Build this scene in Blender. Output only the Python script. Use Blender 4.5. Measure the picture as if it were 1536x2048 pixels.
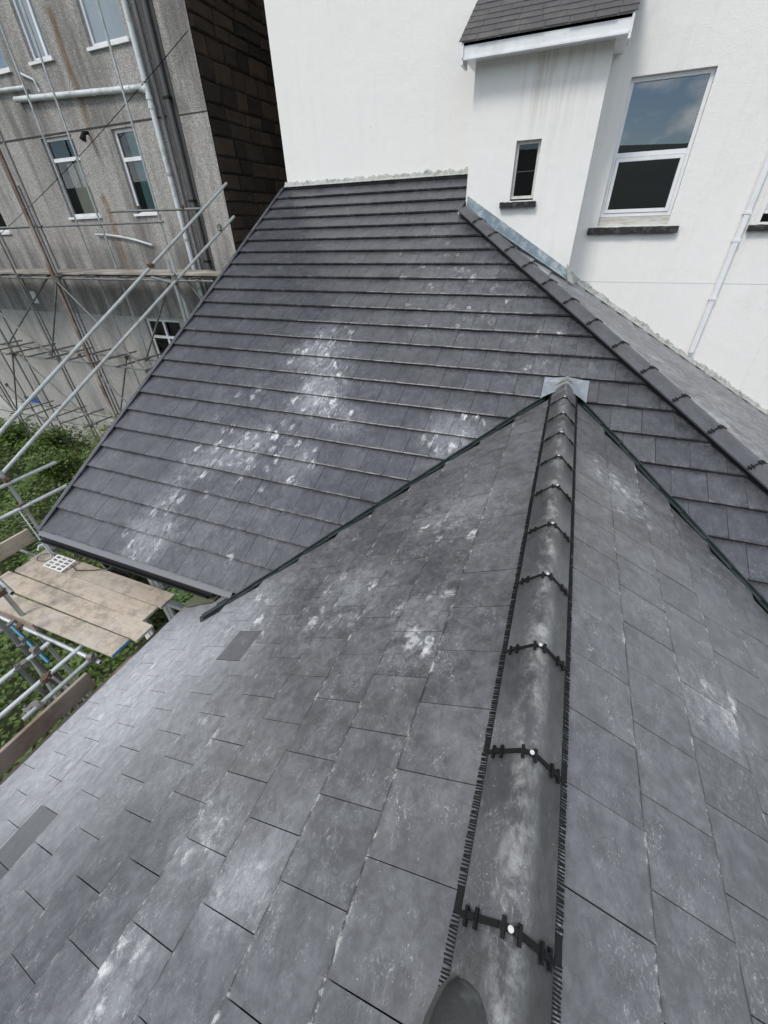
import bpy, bmesh, math, random
from mathutils import Vector, Matrix
random.seed(7)
for o in list(bpy.data.objects): bpy.data.objects.remove(o)
S = bpy.context.scene
COL = S.collection
# ------------------------------------------------------------------ camera
cd = bpy.data.cameras.new('camera'); cam = bpy.data.objects.new('camera', cd); COL.objects.link(cam)
YAW, PITCH, ROLL, FPX = math.radians(-23.03), math.radians(35.721), math.radians(1.877), 794.64
fw = Vector((math.sin(YAW)*math.cos(PITCH), math.cos(YAW)*math.cos(PITCH), -math.sin(PITCH)))
r0 = Vector((math.cos(YAW), -math.sin(YAW), 0)); d0 = fw.cross(r0)
RT = math.cos(ROLL)*r0 + math.sin(ROLL)*d0
DN = -math.sin(ROLL)*r0 + math.cos(ROLL)*d0
cam.matrix_world = Matrix(((RT.x, -DN.x, -fw.x, 0), (RT.y, -DN.y, -fw.y, 0), (RT.z, -DN.z, -fw.z, 0), (0, 0, 0, 1)))
cd.sensor_fit = 'VERTICAL'; cd.sensor_height = 36; cd.sensor_width = 27; cd.lens = 36*FPX/2048
cd.clip_start = 0.02; cd.clip_end = 6000
S.camera = cam
S.cycles.max_bounces = 6; S.cycles.diffuse_bounces = 3; S.cycles.glossy_bounces = 3
S.render.resolution_x, S.render.resolution_y = 768, 1024
def project(P):
    P = Vector(P); z = P.dot(fw)
    if z < .05: return None
    return 768+FPX*P.dot(RT)/z, 1024+FPX*P.dot(DN)/z
# ------------------------------------------------------------------ world, sun, exposure
SUN_EL, SUN_AZ = math.radians(50), math.radians(205)      # azimuth from +Y clockwise: behind the camera, a little left
W = bpy.data.worlds.new('World'); S.world = W; W.use_nodes = True
wn = W.node_tree; wn.nodes.clear()
def N(t, ty, **k):
    n = t.nodes.new(ty)
    for a, b in k.items():
        if a in n.inputs: n.inputs[a].default_value = b
        else: setattr(n, a, b)
    return n
sky = N(wn, 'ShaderNodeTexSky'); sky.sky_type = 'NISHITA'; sky.sun_disc = False
sky.sun_elevation = SUN_EL; sky.sun_rotation = SUN_AZ; sky.air_density = 1.0; sky.dust_density = .4; sky.ozone_density = 2.0
bg1 = N(wn, 'ShaderNodeBackground'); bg1.inputs[1].default_value = 0.1; wn.links.new(sky.outputs[0], bg1.inputs[0])
tc = N(wn, 'ShaderNodeTexCoord'); mp = N(wn, 'ShaderNodeMapping'); mp.inputs['Scale'].default_value = (1, 1, 2.2); mp.inputs['Location'].default_value = (2.6, .5, .4)
wn.links.new(tc.outputs['Generated'], mp.inputs[0])
cn = N(wn, 'ShaderNodeTexNoise'); cn.inputs['Scale'].default_value = 3.2; cn.inputs['Detail'].default_value = 6; cn.inputs['Roughness'].default_value = .58
wn.links.new(mp.outputs[0], cn.inputs['Vector'])
cr = N(wn, 'ShaderNodeValToRGB'); cr.color_ramp.elements[0].position = .45; cr.color_ramp.elements[1].position = .53
wn.links.new(cn.outputs['Fac'], cr.inputs[0])
bg2 = N(wn, 'ShaderNodeBackground'); bg2.inputs[0].default_value = (.95, .98, 1.0, 1); bg2.inputs[1].default_value = 1.2
wmx = N(wn, 'ShaderNodeMixShader'); wo = N(wn, 'ShaderNodeOutputWorld')
wn.links.new(cr.outputs[0], wmx.inputs[0]); wn.links.new(bg1.outputs[0], wmx.inputs[1]); wn.links.new(bg2.outputs[0], wmx.inputs[2])
wn.links.new(wmx.outputs[0], wo.inputs[0])
sl = bpy.data.lights.new('sun', 'SUN'); sl.energy = 1.5; sl.angle = math.radians(16); sl.color = (1, .95, .88)
so = bpy.data.objects.new('sun', sl); COL.objects.link(so)
sd = Vector((math.sin(SUN_AZ)*math.cos(SUN_EL), math.cos(SUN_AZ)*math.cos(SUN_EL), math.sin(SUN_EL)))
so.rotation_euler = sd.to_track_quat('Z', 'Y').to_euler(); so.location = sd*50
S.view_settings.view_transform = 'Standard'; S.view_settings.look = 'None'; S.view_settings.gamma = 1
S.view_settings.exposure = 0.45; S.view_settings.use_curve_mapping = False
# ------------------------------------------------------------------ material helpers
def mat(name):
    m = bpy.data.materials.new(name); m.use_nodes = True; t = m.node_tree; t.nodes.clear()
    b = t.nodes.new('ShaderNodeBsdfPrincipled'); o = t.nodes.new('ShaderNodeOutputMaterial'); t.links.new(b.outputs[0], o.inputs[0])
    return m, t, b
def link(t, a, b): t.links.new(a, b)
def math_(t, op, a, b=None, c=None, clamp=False):
    n = t.nodes.new('ShaderNodeMath'); n.operation = op; n.use_clamp = clamp
    for i, v in enumerate((a, b, c)):
        if v is None: continue
        if isinstance(v, (int, float)): n.inputs[i].default_value = v
        else: t.links.new(v, n.inputs[i])
    return n.outputs[0]
def posn(t): return t.nodes.new('ShaderNodeNewGeometry').outputs['Position']
def mapped(t, v, scale=(1, 1, 1), rot=(0, 0, 0), loc=(0, 0, 0)):
    n = t.nodes.new('ShaderNodeMapping'); n.inputs['Scale'].default_value = scale; n.inputs['Rotation'].default_value = rot; n.inputs['Location'].default_value = loc
    t.links.new(v, n.inputs[0]); return n.outputs[0]
def noise(t, v, scale, detail=4, rough=.5, dist=0):
    n = t.nodes.new('ShaderNodeTexNoise'); n.inputs['Scale'].default_value = scale; n.inputs['Detail'].default_value = detail
    n.inputs['Roughness'].default_value = rough; n.inputs['Distortion'].default_value = dist
    t.links.new(v, n.inputs['Vector']); return n.outputs['Fac']
def vor(t, v, scale, out='Distance', rnd=1):
    n = t.nodes.new('ShaderNodeTexVoronoi'); n.inputs['Scale'].default_value = scale; n.inputs['Randomness'].default_value = rnd
    t.links.new(v, n.inputs['Vector']); return n.outputs[out]
def ramp(t, v, a, b, lo=0, hi=1):
    n = t.nodes.new('ShaderNodeMapRange'); n.interpolation_type = 'SMOOTHSTEP'
    for i, x in enumerate((a, b, lo, hi)): n.inputs[1+i].default_value = x
    t.links.new(v, n.inputs[0]); return n.outputs[0]
def mixc(t, f, a, b, mode='MIX'):
    n = t.nodes.new('ShaderNodeMix'); n.data_type = 'RGBA'; n.blend_type = mode
    for s_, v in ((n.inputs[0], f), (n.inputs[6], a), (n.inputs[7], b)):
        if isinstance(v, (int, float)): s_.default_value = v
        elif isinstance(v, tuple): s_.default_value = v if len(v) == 4 else v+(1,)
        else: t.links.new(v, s_)
    return n.outputs[2]
def bump(t, b, h, strength=.3, dist=.01):
    n = t.nodes.new('ShaderNodeBump'); n.inputs['Strength'].default_value = strength; n.inputs['Distance'].default_value = dist
    t.links.new(h, n.inputs['Height']); t.links.new(n.outputs[0], b.inputs['Normal'])
def sepxyz(t, v):
    n = t.nodes.new('ShaderNodeSeparateXYZ'); t.links.new(v, n.inputs[0]); return n.outputs
def simple(name, col, rough=.6, metal=0, var=.15, scale=14, bumpv=.1, stretch=(1, 1, 1), dirt=None, dirtamt=.5):
    m, t, b = mat(name); p = mapped(t, posn(t), stretch)
    f = noise(t, p, scale, 6, .6)
    c = mixc(t, f, tuple(x*(1-var) for x in col), tuple(min(1, x*(1+var)) for x in col))
    if dirt:
        g = ramp(t, noise(t, p, scale*.45, 7, .65, .4), .47, .68); c = mixc(t, math_(t, 'MULTIPLY', g, dirtamt), c, dirt)
    link(t, c, b.inputs['Base Color']); b.inputs['Roughness'].default_value = rough; b.inputs['Metallic'].default_value = metal
    if bumpv: bump(t, b, noise(t, p, scale*6, 4, .6), bumpv, .004)
    return m
def tile_mat(name, anchors, base=(.06, .062, .07), haze=.5, stretch=(1.3, .75, 1.0), hazecol=(.40, .41, .435), edge=.85, rough=.42, crest=False, sheen=None, scuff=.4, mot=.5, sm=((2.4, 1.0, 1.5), .45, 11)):
    m, t, b = mat(name); P = posn(t); p = mapped(t, P, stretch)
    oi = t.nodes.new('ShaderNodeObjectInfo').outputs['Random']
    at = t.nodes.new('ShaderNodeAttribute'); at.attribute_type = 'OBJECT'; at.attribute_name = 'clean'
    dirty = math_(t, 'SUBTRACT', 1, at.outputs['Fac'], clamp=True)
    fine = noise(t, P, 210, 2, .7)
    ofs = t.nodes.new('ShaderNodeCombineXYZ'); link(t, math_(t, 'MULTIPLY', oi, 37), ofs.inputs[2]); va = t.nodes.new('ShaderNodeVectorMath'); link(t, P, va.inputs[0]); link(t, ofs.outputs[0], va.inputs[1])
    PT = va.outputs[0]                                   # each tile carries its own marks
    mid = noise(t, PT, 7.5, 5, .7, .3)
    v = math_(t, 'MULTIPLY_ADD', oi, .2, .9)
    v = math_(t, 'MULTIPLY', v, math_(t, 'MULTIPLY_ADD', fine, .6, .7)); v = math_(t, 'MULTIPLY', v, math_(t, 'MULTIPLY_ADD', mid, mot, 1-mot*.5))
    sc = t.nodes.new('ShaderNodeVectorMath'); sc.operation = 'SCALE'; sc.inputs[0].default_value = base; link(t, v, sc.inputs['Scale'])
    c = sc.outputs[0]
    c = mixc(t, ramp(t, oi, .7, 1, 0, .25), c, (base[0]*1.15, base[1]*1.02, base[2]*.92))
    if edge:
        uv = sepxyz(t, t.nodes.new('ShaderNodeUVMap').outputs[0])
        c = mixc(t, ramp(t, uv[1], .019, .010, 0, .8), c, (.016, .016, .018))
    D = None
    for (x, y, z, r, a) in anchors:                     # where the roofers trod
        vm = t.nodes.new('ShaderNodeVectorMath'); vm.operation = 'DISTANCE'; link(t, P, vm.inputs[0]); vm.inputs[1].default_value = (x, y, z)
        g = ramp(t, vm.outputs['Value'], r, r*.15, 0, a); D = g if D is None else math_(t, 'ADD', D, g)
    if D is None: D = math_(t, 'MULTIPLY', oi, 0)
    big = noise(t, P, 1.7, 2, .5)
    # thin powder haze wiped over the surface
    smear = noise(t, mapped(t, P, sm[0], (0, 0, sm[1])), sm[2], 7, .76, .35)
    hz = math_(t, 'ADD', math_(t, 'MULTIPLY', mid, .38), math_(t, 'MULTIPLY', smear, .66))
    hz = math_(t, 'ADD', hz, math_(t, 'MULTIPLY', big, .22)); hz = math_(t, 'ADD', hz, math_(t, 'MULTIPLY', oi, .035)); hz = math_(t, 'ADD', hz, math_(t, 'MULTIPLY', D, .06))
    hz = ramp(t, hz, .50, .90); hz = math_(t, 'MULTIPLY', hz, math_(t, 'MULTIPLY_ADD', fine, .9, .5))
    f1 = math_(t, 'MULTIPLY', hz, math_(t, 'MULTIPLY_ADD', D, .38, haze))
    if sheen:  # painted sky sheen: a pale patch mixed into the tile colour
        vm = t.nodes.new('ShaderNodeVectorMath'); vm.operation = 'DISTANCE'; link(t, P, vm.inputs[0]); vm.inputs[1].default_value = sheen[:3]
        f1 = math_(t, 'ADD', f1, math_(t, 'MULTIPLY', ramp(t, vm.outputs['Value'], sheen[3], sheen[3]*.2, 0, sheen[4]), math_(t, 'MULTIPLY_ADD', smear, .9, .25)))
    f1 = math_(t, 'MULTIPLY', f1, dirty, clamp=True)
    c = mixc(t, f1, c, hazecol)
    # dry scuffs: thin pale scratches in loose patches
    scr = noise(t, mapped(t, P, (1.7, 1, 1.2), (0, 0, .7)), 30, 6, .82, 2.2)
    pm = math_(t, 'ADD', noise(t, P, 4.6, 4, .7, .5), math_(t, 'MULTIPLY', D, .10))
    f0 = math_(t, 'MULTIPLY', ramp(t, scr, .52, .66), math_(t, 'MULTIPLY', ramp(t, pm, .46, .66), scuff)); f0 = math_(t, 'MULTIPLY', f0, dirty, clamp=True)
    c = mixc(t, f0, c, (.52, .53, .54))
    # hand prints and boot prints: blobs with a fine tread in them, thick near the trodden places
    vc = t.nodes.new('ShaderNodeTexVoronoi'); vc.inputs['Scale'].default_value = 6.6; link(t, mapped(t, P, (1.25, .85, 1), (0, 0, .4)), vc.inputs['Vector'])
    sel = sepxyz(t, vc.outputs['Color'])
    blob = ramp(t, math_(t, 'ADD', vc.outputs['Distance'], math_(t, 'MULTIPLY_ADD', smear, -.9, .45)), .54, .22)
    bk = t.nodes.new('ShaderNodeTexBrick'); bk.inputs['Scale'].default_value = 34; bk.inputs['Mortar Size'].default_value = .03; bk.inputs['Mortar Smooth'].default_value = .3
    link(t, mapped(t, P, (1, 1, 0), (0, 0, .6)), bk.inputs['Vector']); tread = math_(t, 'SUBTRACT', 1, bk.outputs['Fac'])
    rub = ramp(t, smear, .43, .60); pat = math_(t, 'MULTIPLY', rub, math_(t, 'MAXIMUM', math_(t, 'MULTIPLY', tread, .8), ramp(t, sel[2], .55, .6)))
    gate = ramp(t, math_(t, 'MULTIPLY_ADD', D, .72, sel[0]), .97, 1.25)
    f2 = math_(t, 'MULTIPLY', math_(t, 'MULTIPLY', blob, gate), math_(t, 'MULTIPLY', pat, 1.0))
    f2 = math_(t, 'MULTIPLY', f2, dirty, clamp=True)
    c = mixc(t, math_(t, 'MULTIPLY', f2, .82), c, (.70, .705, .70))
    # specks, chalky arrises
    vs = t.nodes.new('ShaderNodeTexVoronoi'); vs.inputs['Scale'].default_value = 46; link(t, P, vs.inputs['Vector'])
    f3 = math_(t, 'MULTIPLY', ramp(t, vs.outputs['Distance'], .14, .06), ramp(t, sepxyz(t, vs.outputs['Color'])[1], .84, .9, 0, .6))
    if edge:
        ew = math_(t, 'ADD', uv[1], math_(t, 'MULTIPLY_ADD', fine, -.012, .006))
        e = math_(t, 'MULTIPLY', ramp(t, ew, .022, .010), ramp(t, math_(t, 'ADD', math_(t, 'MULTIPLY', smear, .6), math_(t, 'MULTIPLY', mid, .45)), .545, .61, 0, edge)); f3 = math_(t, 'MAXIMUM', f3, e)
    if crest:
        uv = sepxyz(t, t.nodes.new('ShaderNodeUVMap').outputs[0])
        k = ramp(t, math_(t, 'ABSOLUTE', math_(t, 'ADD', uv[0], .03)), .6, .02)
        e = math_(t, 'MULTIPLY', k, ramp(t, math_(t, 'ADD', math_(t, 'MULTIPLY', smear, .6), math_(t, 'MULTIPLY', mid, .5)), .50, .74, 0, .6)); f3 = math_(t, 'MAXIMUM', f3, e)
    c = mixc(t, math_(t, 'MULTIPLY', f3, dirty), c, (.50, .50, .48))
    link(t, c, b.inputs['Base Color'])
    link(t, math_(t, 'MULTIPLY_ADD', math_(t, 'MAXIMUM', f1, f2), .28, rough), b.inputs['Roughness'])
    b.inputs['Specular IOR Level'].default_value = .8
    bump(t, b, math_(t, 'ADD', fine, math_(t, 'MULTIPLY', smear, .8)), .14, .004)
    return m
# ------------------------------------------------------------------ mesh helpers
class MB:
    def __init__(s): s.v = []; s.f = []; s.uv = []; s.m = []
    def add(s, vs, fs, uv=None, mi=0):
        k = len(s.v); s.v += [tuple(x) for x in vs]; s.f += [tuple(i+k for i in f) for f in fs]
        s.uv += uv if uv else [(0.5, 0.5)]*len(vs); s.m += [mi]*len(fs); return s
    def box(s, a, b, mi=0):
        x0, y0, z0 = a; x1, y1, z1 = b
        return s.add([(x0, y0, z0), (x1, y0, z0), (x1, y1, z0), (x0, y1, z0), (x0, y0, z1), (x1, y0, z1), (x1, y1, z1), (x0, y1, z1)],
                     [(0, 3, 2, 1), (4, 5, 6, 7), (0, 1, 5, 4), (1, 2, 6, 5), (2, 3, 7, 6), (3, 0, 4, 7)], None, mi)
    def beam(s, p, q, w, h, up=(0, 0, 1), mi=0):
        p, q = Vector(p), Vector(q); d = (q-p).normalized(); sd_ = d.cross(Vector(up)).normalized(); u = sd_.cross(d)
        vs = [e+sd_*a*w/2+u*b*h/2 for e in (p, q) for a, b in ((-1, -1), (1, -1), (1, 1), (-1, 1))]
        return s.add(vs, [(3, 2, 1, 0), (4, 5, 6, 7), (0, 1, 5, 4), (1, 2, 6, 5), (2, 3, 7, 6), (3, 0, 4, 7)], None, mi)
    def tube(s, pts, r, n=10, hollow=False, cap=True, mi=0):
        pts = [Vector(p) for p in pts]; k0 = len(s.v); L = len(pts); rs = r if isinstance(r, (list, tuple)) else [r]*L
        d = (pts[1]-pts[0]).normalized(); a = d.orthogonal().normalized(); rings = []
        for i, p in enumerate(pts):
            dd = (pts[min(i+1, L-1)]-pts[max(i-1, 0)]).normalized()
            a = (a-dd*a.dot(dd)).normalized(); b_ = dd.cross(a)
            rings.append([p+(a*math.cos(2*math.pi*j/n)+b_*math.sin(2*math.pi*j/n))*rs[i] for j in range(n)])
        vs = [v for rg in rings for v in rg]; fs = []
        for i in range(L-1):
            for j in range(n): fs.append((i*n+j, i*n+(j+1) % n, (i+1)*n+(j+1) % n, (i+1)*n+j))
        if hollow:
            for e in (0, L-1):
                c = pts[e]; k = len(vs); sg = (pts[1]-pts[0] if e == 0 else pts[-2]-pts[-1]).normalized()
                inn = [c+(v-c)*.8 for v in rings[e]]; deep = [v+sg*.12 for v in inn]; vs += inn+deep
                for j in range(n):
                    j2 = (j+1) % n
                    A = [(e*n+j, e*n+j2, k+j2, k+j), (k+j, k+j2, k+n+j2, k+n+j)]
                    fs += [tuple(reversed(f)) for f in A] if e == 0 else A
                fs.append(tuple(k+n+j for j in range(n)))
        elif cap: fs += [tuple(reversed(range(n))), tuple(range((L-1)*n, L*n))]
        return s.add(vs, fs, None, mi)
    def poly(s, pts, off, mi=0):
        n = len(pts); off = Vector(off); vs = [Vector(p) for p in pts]+[Vector(p)+off for p in pts]
        return s.add(vs, [tuple(range(n)), tuple(reversed(range(n, 2*n)))]+[(i, i+n, (i+1) % n+n, (i+1) % n) for i in range(n)], None, mi)
    def mesh(s, name, mats, smooth=False):
        me = bpy.data.meshes.new(name); me.from_pydata(s.v, [], s.f)
        ul = me.uv_layers.new(name='UVMap')
        for l in me.loops: ul.data[l.index].uv = s.uv[l.vertex_index]
        for mm in (mats if isinstance(mats, (list, tuple)) else [mats]): me.materials.append(mm)
        me.polygons.foreach_set('material_index', s.m)
        if smooth: me.polygons.foreach_set('use_smooth', [True]*len(me.polygons))
        bm = bmesh.new(); bm.from_mesh(me); bmesh.ops.recalc_face_normals(bm, faces=bm.faces); bm.to_mesh(me); bm.free()
        me.update(); return me
    def build(s, name, mats, parent=None, smooth=False):
        return obj(name, s.mesh(name, mats, smooth), parent)
def obj(name, me, parent=None, M=None):
    o = bpy.data.objects.new(name, me); COL.objects.link(o)
    if M is not None: o.matrix_basis = M
    if parent is not None:
        o.parent = parent; o.matrix_parent_inverse = PW[parent.name].inverted()
        PW[o.name] = M if M is not None else Matrix()
    else: PW[o.name] = M if M is not None else Matrix()
    return o
PW = {}
def thing(name, label, cat, loc, group=None):
    o = bpy.data.objects.new(name, None); COL.objects.link(o); o.location = loc; o.empty_display_size = .2
    PW[o.name] = Matrix.Translation(Vector(loc)); return tag(o, label, cat, group)
def tag(o, label, cat, group=None):
    o['label'] = label; o['category'] = cat
    if group: o['group'] = group
    return o
def auto_smooth(o, ang=40):
    me = o.data; me.polygons.foreach_set('use_smooth', [True]*len(me.polygons))
    try: me.set_sharp_from_angle(angle=math.radians(ang))
    except Exception: pass
    return o
# ------------------------------------------------------------------ geometry constants (metres, camera at the origin)
A2, S2 = -4.242, .553                      # lean-to slope  Z = A2 + S2*Y
XR, H1, S1 = .191, 1.511, .577             # cross gable: apex X, depth below camera, slope
HIPC = -.85                                # hip slope      Z = HIPC - S2*X
YW, YB, YL, GZ = 8.95, 8.30, 9.35, -7.0
zmain = lambda y: A2+S2*y
znl = lambda x: -H1-S1*abs(XR-x)
zhip = lambda x: HIPC-S2*x
def mp3(x, y, r, a): return (x, y, zmain(y), r, a)
def np3(x, y, r, a): return (x, y, znl(x), r, a)
A_main = [mp3(-3.1, 5.15, .75, 1.0), mp3(-2.75, 4.5, .6, 1.15), mp3(-2.25, 4.2, .4, .7), mp3(-3.45, 3.6, .55, .95), mp3(-.85, 4.12, .6, 1.05),
          mp3(-4.0, 3.3, .5, .9), mp3(-4.15, 2.85, .4, .85), mp3(-4.1, 2.38, .6, 1.15), mp3(-2.65, 3.5, .5, .5), mp3(-3.3, 4.2, 1.7, .34), mp3(-3.2, 2.7, 1.1, .3), mp3(-1.2, 6.2, 1.4, .3), mp3(-.1, 5.3, .9, .35), mp3(-2.0, 7.2, 1.5, .22)]
A_near = [np3(-1.08, .27, .3, 1.0), np3(-.74, .11, .22, .95), np3(-.63, .25, .25, .7), np3(-1.05, -.23, .28, .8), np3(-1.12, 1.75, .6, .7), np3(-2.05, 1.7, .8, .6),
          np3(1.13, 1.6, .35, .9), np3(.72, 3.3, .5, .8), np3(-.4, 1.4, .5, .6), np3(-.5, 2.6, .6, .6), np3(-1.6, .6, .5, .4), np3(-2.9, .9, 1.1, .5)]
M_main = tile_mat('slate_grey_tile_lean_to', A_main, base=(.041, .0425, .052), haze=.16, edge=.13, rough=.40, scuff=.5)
M_near = tile_mat('slate_grey_tile_gable', A_near, base=(.064, .0645, .0705), haze=.32, edge=.85, scuff=.75, rough=.33, sm=((1.15, 1.0, 1.3), .9, 15), sheen=(-3.2, .9, znl(-3.2), 2.3, .95))  # sky reflection on the lower left tiles is painted into the colour
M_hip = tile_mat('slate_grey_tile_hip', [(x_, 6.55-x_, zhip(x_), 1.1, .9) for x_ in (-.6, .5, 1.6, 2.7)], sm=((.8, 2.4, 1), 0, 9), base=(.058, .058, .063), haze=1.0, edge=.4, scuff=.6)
M_ridge = tile_mat('ridge_tile_grey', [], base=(.056, .0545, .057), haze=.14, mot=.2, scuff=.4, sm=((1.6, .9, 1.5), .2, 13), edge=False, crest=True, rough=.33)
M_hipt = tile_mat('hip_tile_grey', [], base=(.047, .048, .056), mot=.2, scuff=.12, haze=.10, edge=False)
M_deck = simple('roof_underlay', (.012, .012, .013), .9)
M_black = simple('black_plastic', (.007, .0075, .008), .6, 0, .2, 40)
[n for n in M_black.node_tree.nodes if n.type == 'BSDF_PRINCIPLED'][0].inputs['Specular IOR Level'].default_value = .25
M_green = simple('valley_trough_green', (.009, .017, .018), .45, 0, .3, 9, .05, dirt=(.05, .06, .06), dirtamt=.4)
M_lead = simple('lead_sheet', (.20, .22, .245), .5, 0, .3, 11, .2, dirt=(.45, .47, .49), dirtamt=.6)
M_leadblue = simple('lead_blue', (.20, .255, .29), .5, 0, .35, 16, .25, dirt=(.48, .53, .55), dirtamt=.75)
M_mortar = simple('mossy_mortar', (.13, .14, .085), .95, 0, .4, 30, .6, dirt=(.10, .11, .05), dirtamt=.8)
M_pale_mortar = simple('pale_mortar', (.40, .41, .385), .95, 0, .3, 22, .7, dirt=(.15, .17, .15), dirtamt=.75)
M_white_pl = simple('white_upvc', (.78, .79, .80), .35, 0, .05, 6, .02, dirt=(.5, .51, .5), dirtamt=.4)
M_galv = simple('galvanised_tube', (.43, .455, .455), .42, .55, .25, 12, .12, dirt=(.26, .25, .22), dirtamt=.6)
M_galv_d = simple('weathered_tube', (.19, .195, .195), .55, .4, .3, 12, .12, dirt=(.10, .075, .055), dirtamt=.7)
M_steel_bright = simple('bright_tube', (.66, .69, .70), .35, .6, .15, 10, .06, dirt=(.4, .42, .42), dirtamt=.5)
M_blue_tube = simple('blue_painted_tube', (.05, .20, .33), .5, .2, .2, 12)
M_rust = simple('rusty_coupler', (.13, .085, .055), .8, .3, .5, 40, .4)
M_coupler = simple('coupler_steel', (.20, .195, .18), .6, .5, .4, 40, .4)
M_screw = simple('white_washer', (.62, .62, .60), .4, 0, .05, 30, 0)
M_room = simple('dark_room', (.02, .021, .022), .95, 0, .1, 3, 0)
M_stonesill = simple('black_painted_stone', (.018, .018, .018), .75, 0, .3, 25, .6, dirt=(.17, .17, .16), dirtamt=.5)
M_soil = None
def glass_mat(name, ior, tint=(.8, .84, .84)):
    m = bpy.data.materials.new(name); m.use_nodes = True; t = m.node_tree; t.nodes.clear()
    o = t.nodes.new('ShaderNodeOutputMaterial'); mx = t.nodes.new('ShaderNodeMixShader'); tr = t.nodes.new('ShaderNodeBsdfTransparent'); g = t.nodes.new('ShaderNodeBsdfGlossy')
    tr.inputs[0].default_value = tint+(1,); g.inputs['Roughness'].default_value = .004; g.inputs[0].default_value = (.9, .94, .98, 1)
    fr = t.nodes.new('ShaderNodeFresnel'); fr.inputs['IOR'].default_value = ior
    link(t, fr.outputs[0], mx.inputs[0]); link(t, tr.outputs[0], mx.inputs[1]); link(t, g.outputs[0], mx.inputs[2]); link(t, mx.outputs[0], o.inputs[0]); return m
M_glass = glass_mat('double_glazing', 2.5)
M_glass2 = glass_mat('thin_glazing', 1.65, (.95, .96, .96))
def render_mat():
    m, t, b = mat('white_render'); P = posn(t); x, y, z = sepxyz(t, P)
    c = mixc(t, noise(t, P, 1.1, 5, .6), (.785, .775, .745), (.84, .83, .80))
    st = ramp(t, noise(t, mapped(t, P, (5, 5, .35)), 1.6, 6, .65), .53, .75, 0, .16); c = mixc(t, st, c, (.56, .55, .50))
    # weather stain under the little roof: dirty runs on the bay
    bx = math_(t, 'MULTIPLY', ramp(t, z, .6, 1.85), math_(t, 'MULTIPLY', ramp(t, math_(t, 'ABSOLUTE', math_(t, 'ADD', x, .75)), .75, .1), ramp(t, y, 8.4, 8.32)))
    rn = ramp(t, noise(t, mapped(t, P, (9, 1, .6)), 1.3, 5, .6), .4, .72); c = mixc(t, math_(t, 'MULTIPLY', math_(t, 'MULTIPLY', bx, rn), .55), c, (.42, .36, .27))
    sp = math_(t, 'MULTIPLY', ramp(t, noise(t, P, 6, 8, .75), .64, .72), .4); c = mixc(t, sp, c, (.5, .49, .45))
    lo = math_(t, 'MULTIPLY', ramp(t, noise(t, P, 2.2, 6, .7), .5, .75), .22); c = mixc(t, lo, c, (.60, .60, .56))
    link(t, c, b.inputs['Base Color']); b.inputs['Roughness'].default_value = .9
    bump(t, b, math_(t, 'ADD', noise(t, P, 75, 5, .75), math_(t, 'MULTIPLY', noise(t, P, 9, 3), 1.2)), .38, .014); return m
M_render = render_mat()
def pebble_mat():
    m, t, b = mat('pebbledash'); P = posn(t); x, y, z = sepxyz(t, P)
    vc = sepxyz(t, vor(t, P, 58, 'Color'))[0]
    c = mixc(t, vc, (.30, .288, .27), (.56, .54, .51))
    c = mixc(t, ramp(t, vor(t, P, 58), .35, .75, 0, .55), c, (.12, .11, .10))
    # soot and damp: broad vertical runs, heavier above the string line
    n1 = noise(t, mapped(t, P, (1.0, 1, .16)), 1.5, 7, .66, .3)
    up = ramp(t, z, 1.98, 2.12, 0, .07); mid = math_(t, 'MULTIPLY', ramp(t, z, .4, -.9), ramp(t, z, -2.03, -1.99)); 
    k = math_(t, 'ADD', n1, math_(t, 'ADD', up, math_(t, 'MULTIPLY', mid, .13)))
    c = mixc(t, ramp(t, k, .47, .74, 0, .75), c, (.085, .08, .075))
    n2 = ramp(t, noise(t, mapped(t, P, (2.4, 1, .22)), 2.0, 6, .7), .52, .72, 0, .5); c = mixc(t, n2, c, (.10, .092, .085))
    pale = math_(t, 'MULTIPLY', ramp(t, z, -1.98, -2.04), .16); c = mixc(t, pale, c, (.56, .55, .525))
    # rust runs
    wob = math_(t, 'MULTIPLY_ADD', noise(t, mapped(t, P, (.2, 1, 1)), 1.7, 3), .22, -.11)
    for (x0, zt, zb, w) in ((-11.18, 3.95, 1.2, .11), (-11.48, .9, -1.7, .10)):
        dx = math_(t, 'ABSOLUTE', math_(t, 'ADD', math_(t, 'SUBTRACT', x, x0), wob))
        wd = math_(t, 'MULTIPLY', ramp(t, dx, w*1.5, w*.1), math_(t, 'MULTIPLY', ramp(t, z, zt, zt-.12), ramp(t, z, zb, zb+1.3)))
        c = mixc(t, math_(t, 'MULTIPLY', wd, ramp(t, noise(t, mapped(t, P, (6, 1, .7)), 3, 5), .3, .6, .25, .85)), c, (.17, .095, .035))
    link(t, c, b.inputs['Base Color']); b.inputs['Roughness'].default_value = .95
    bump(t, b, vor(t, P, 58), .55, .012); return m
M_pebble = pebble_mat()
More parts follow.
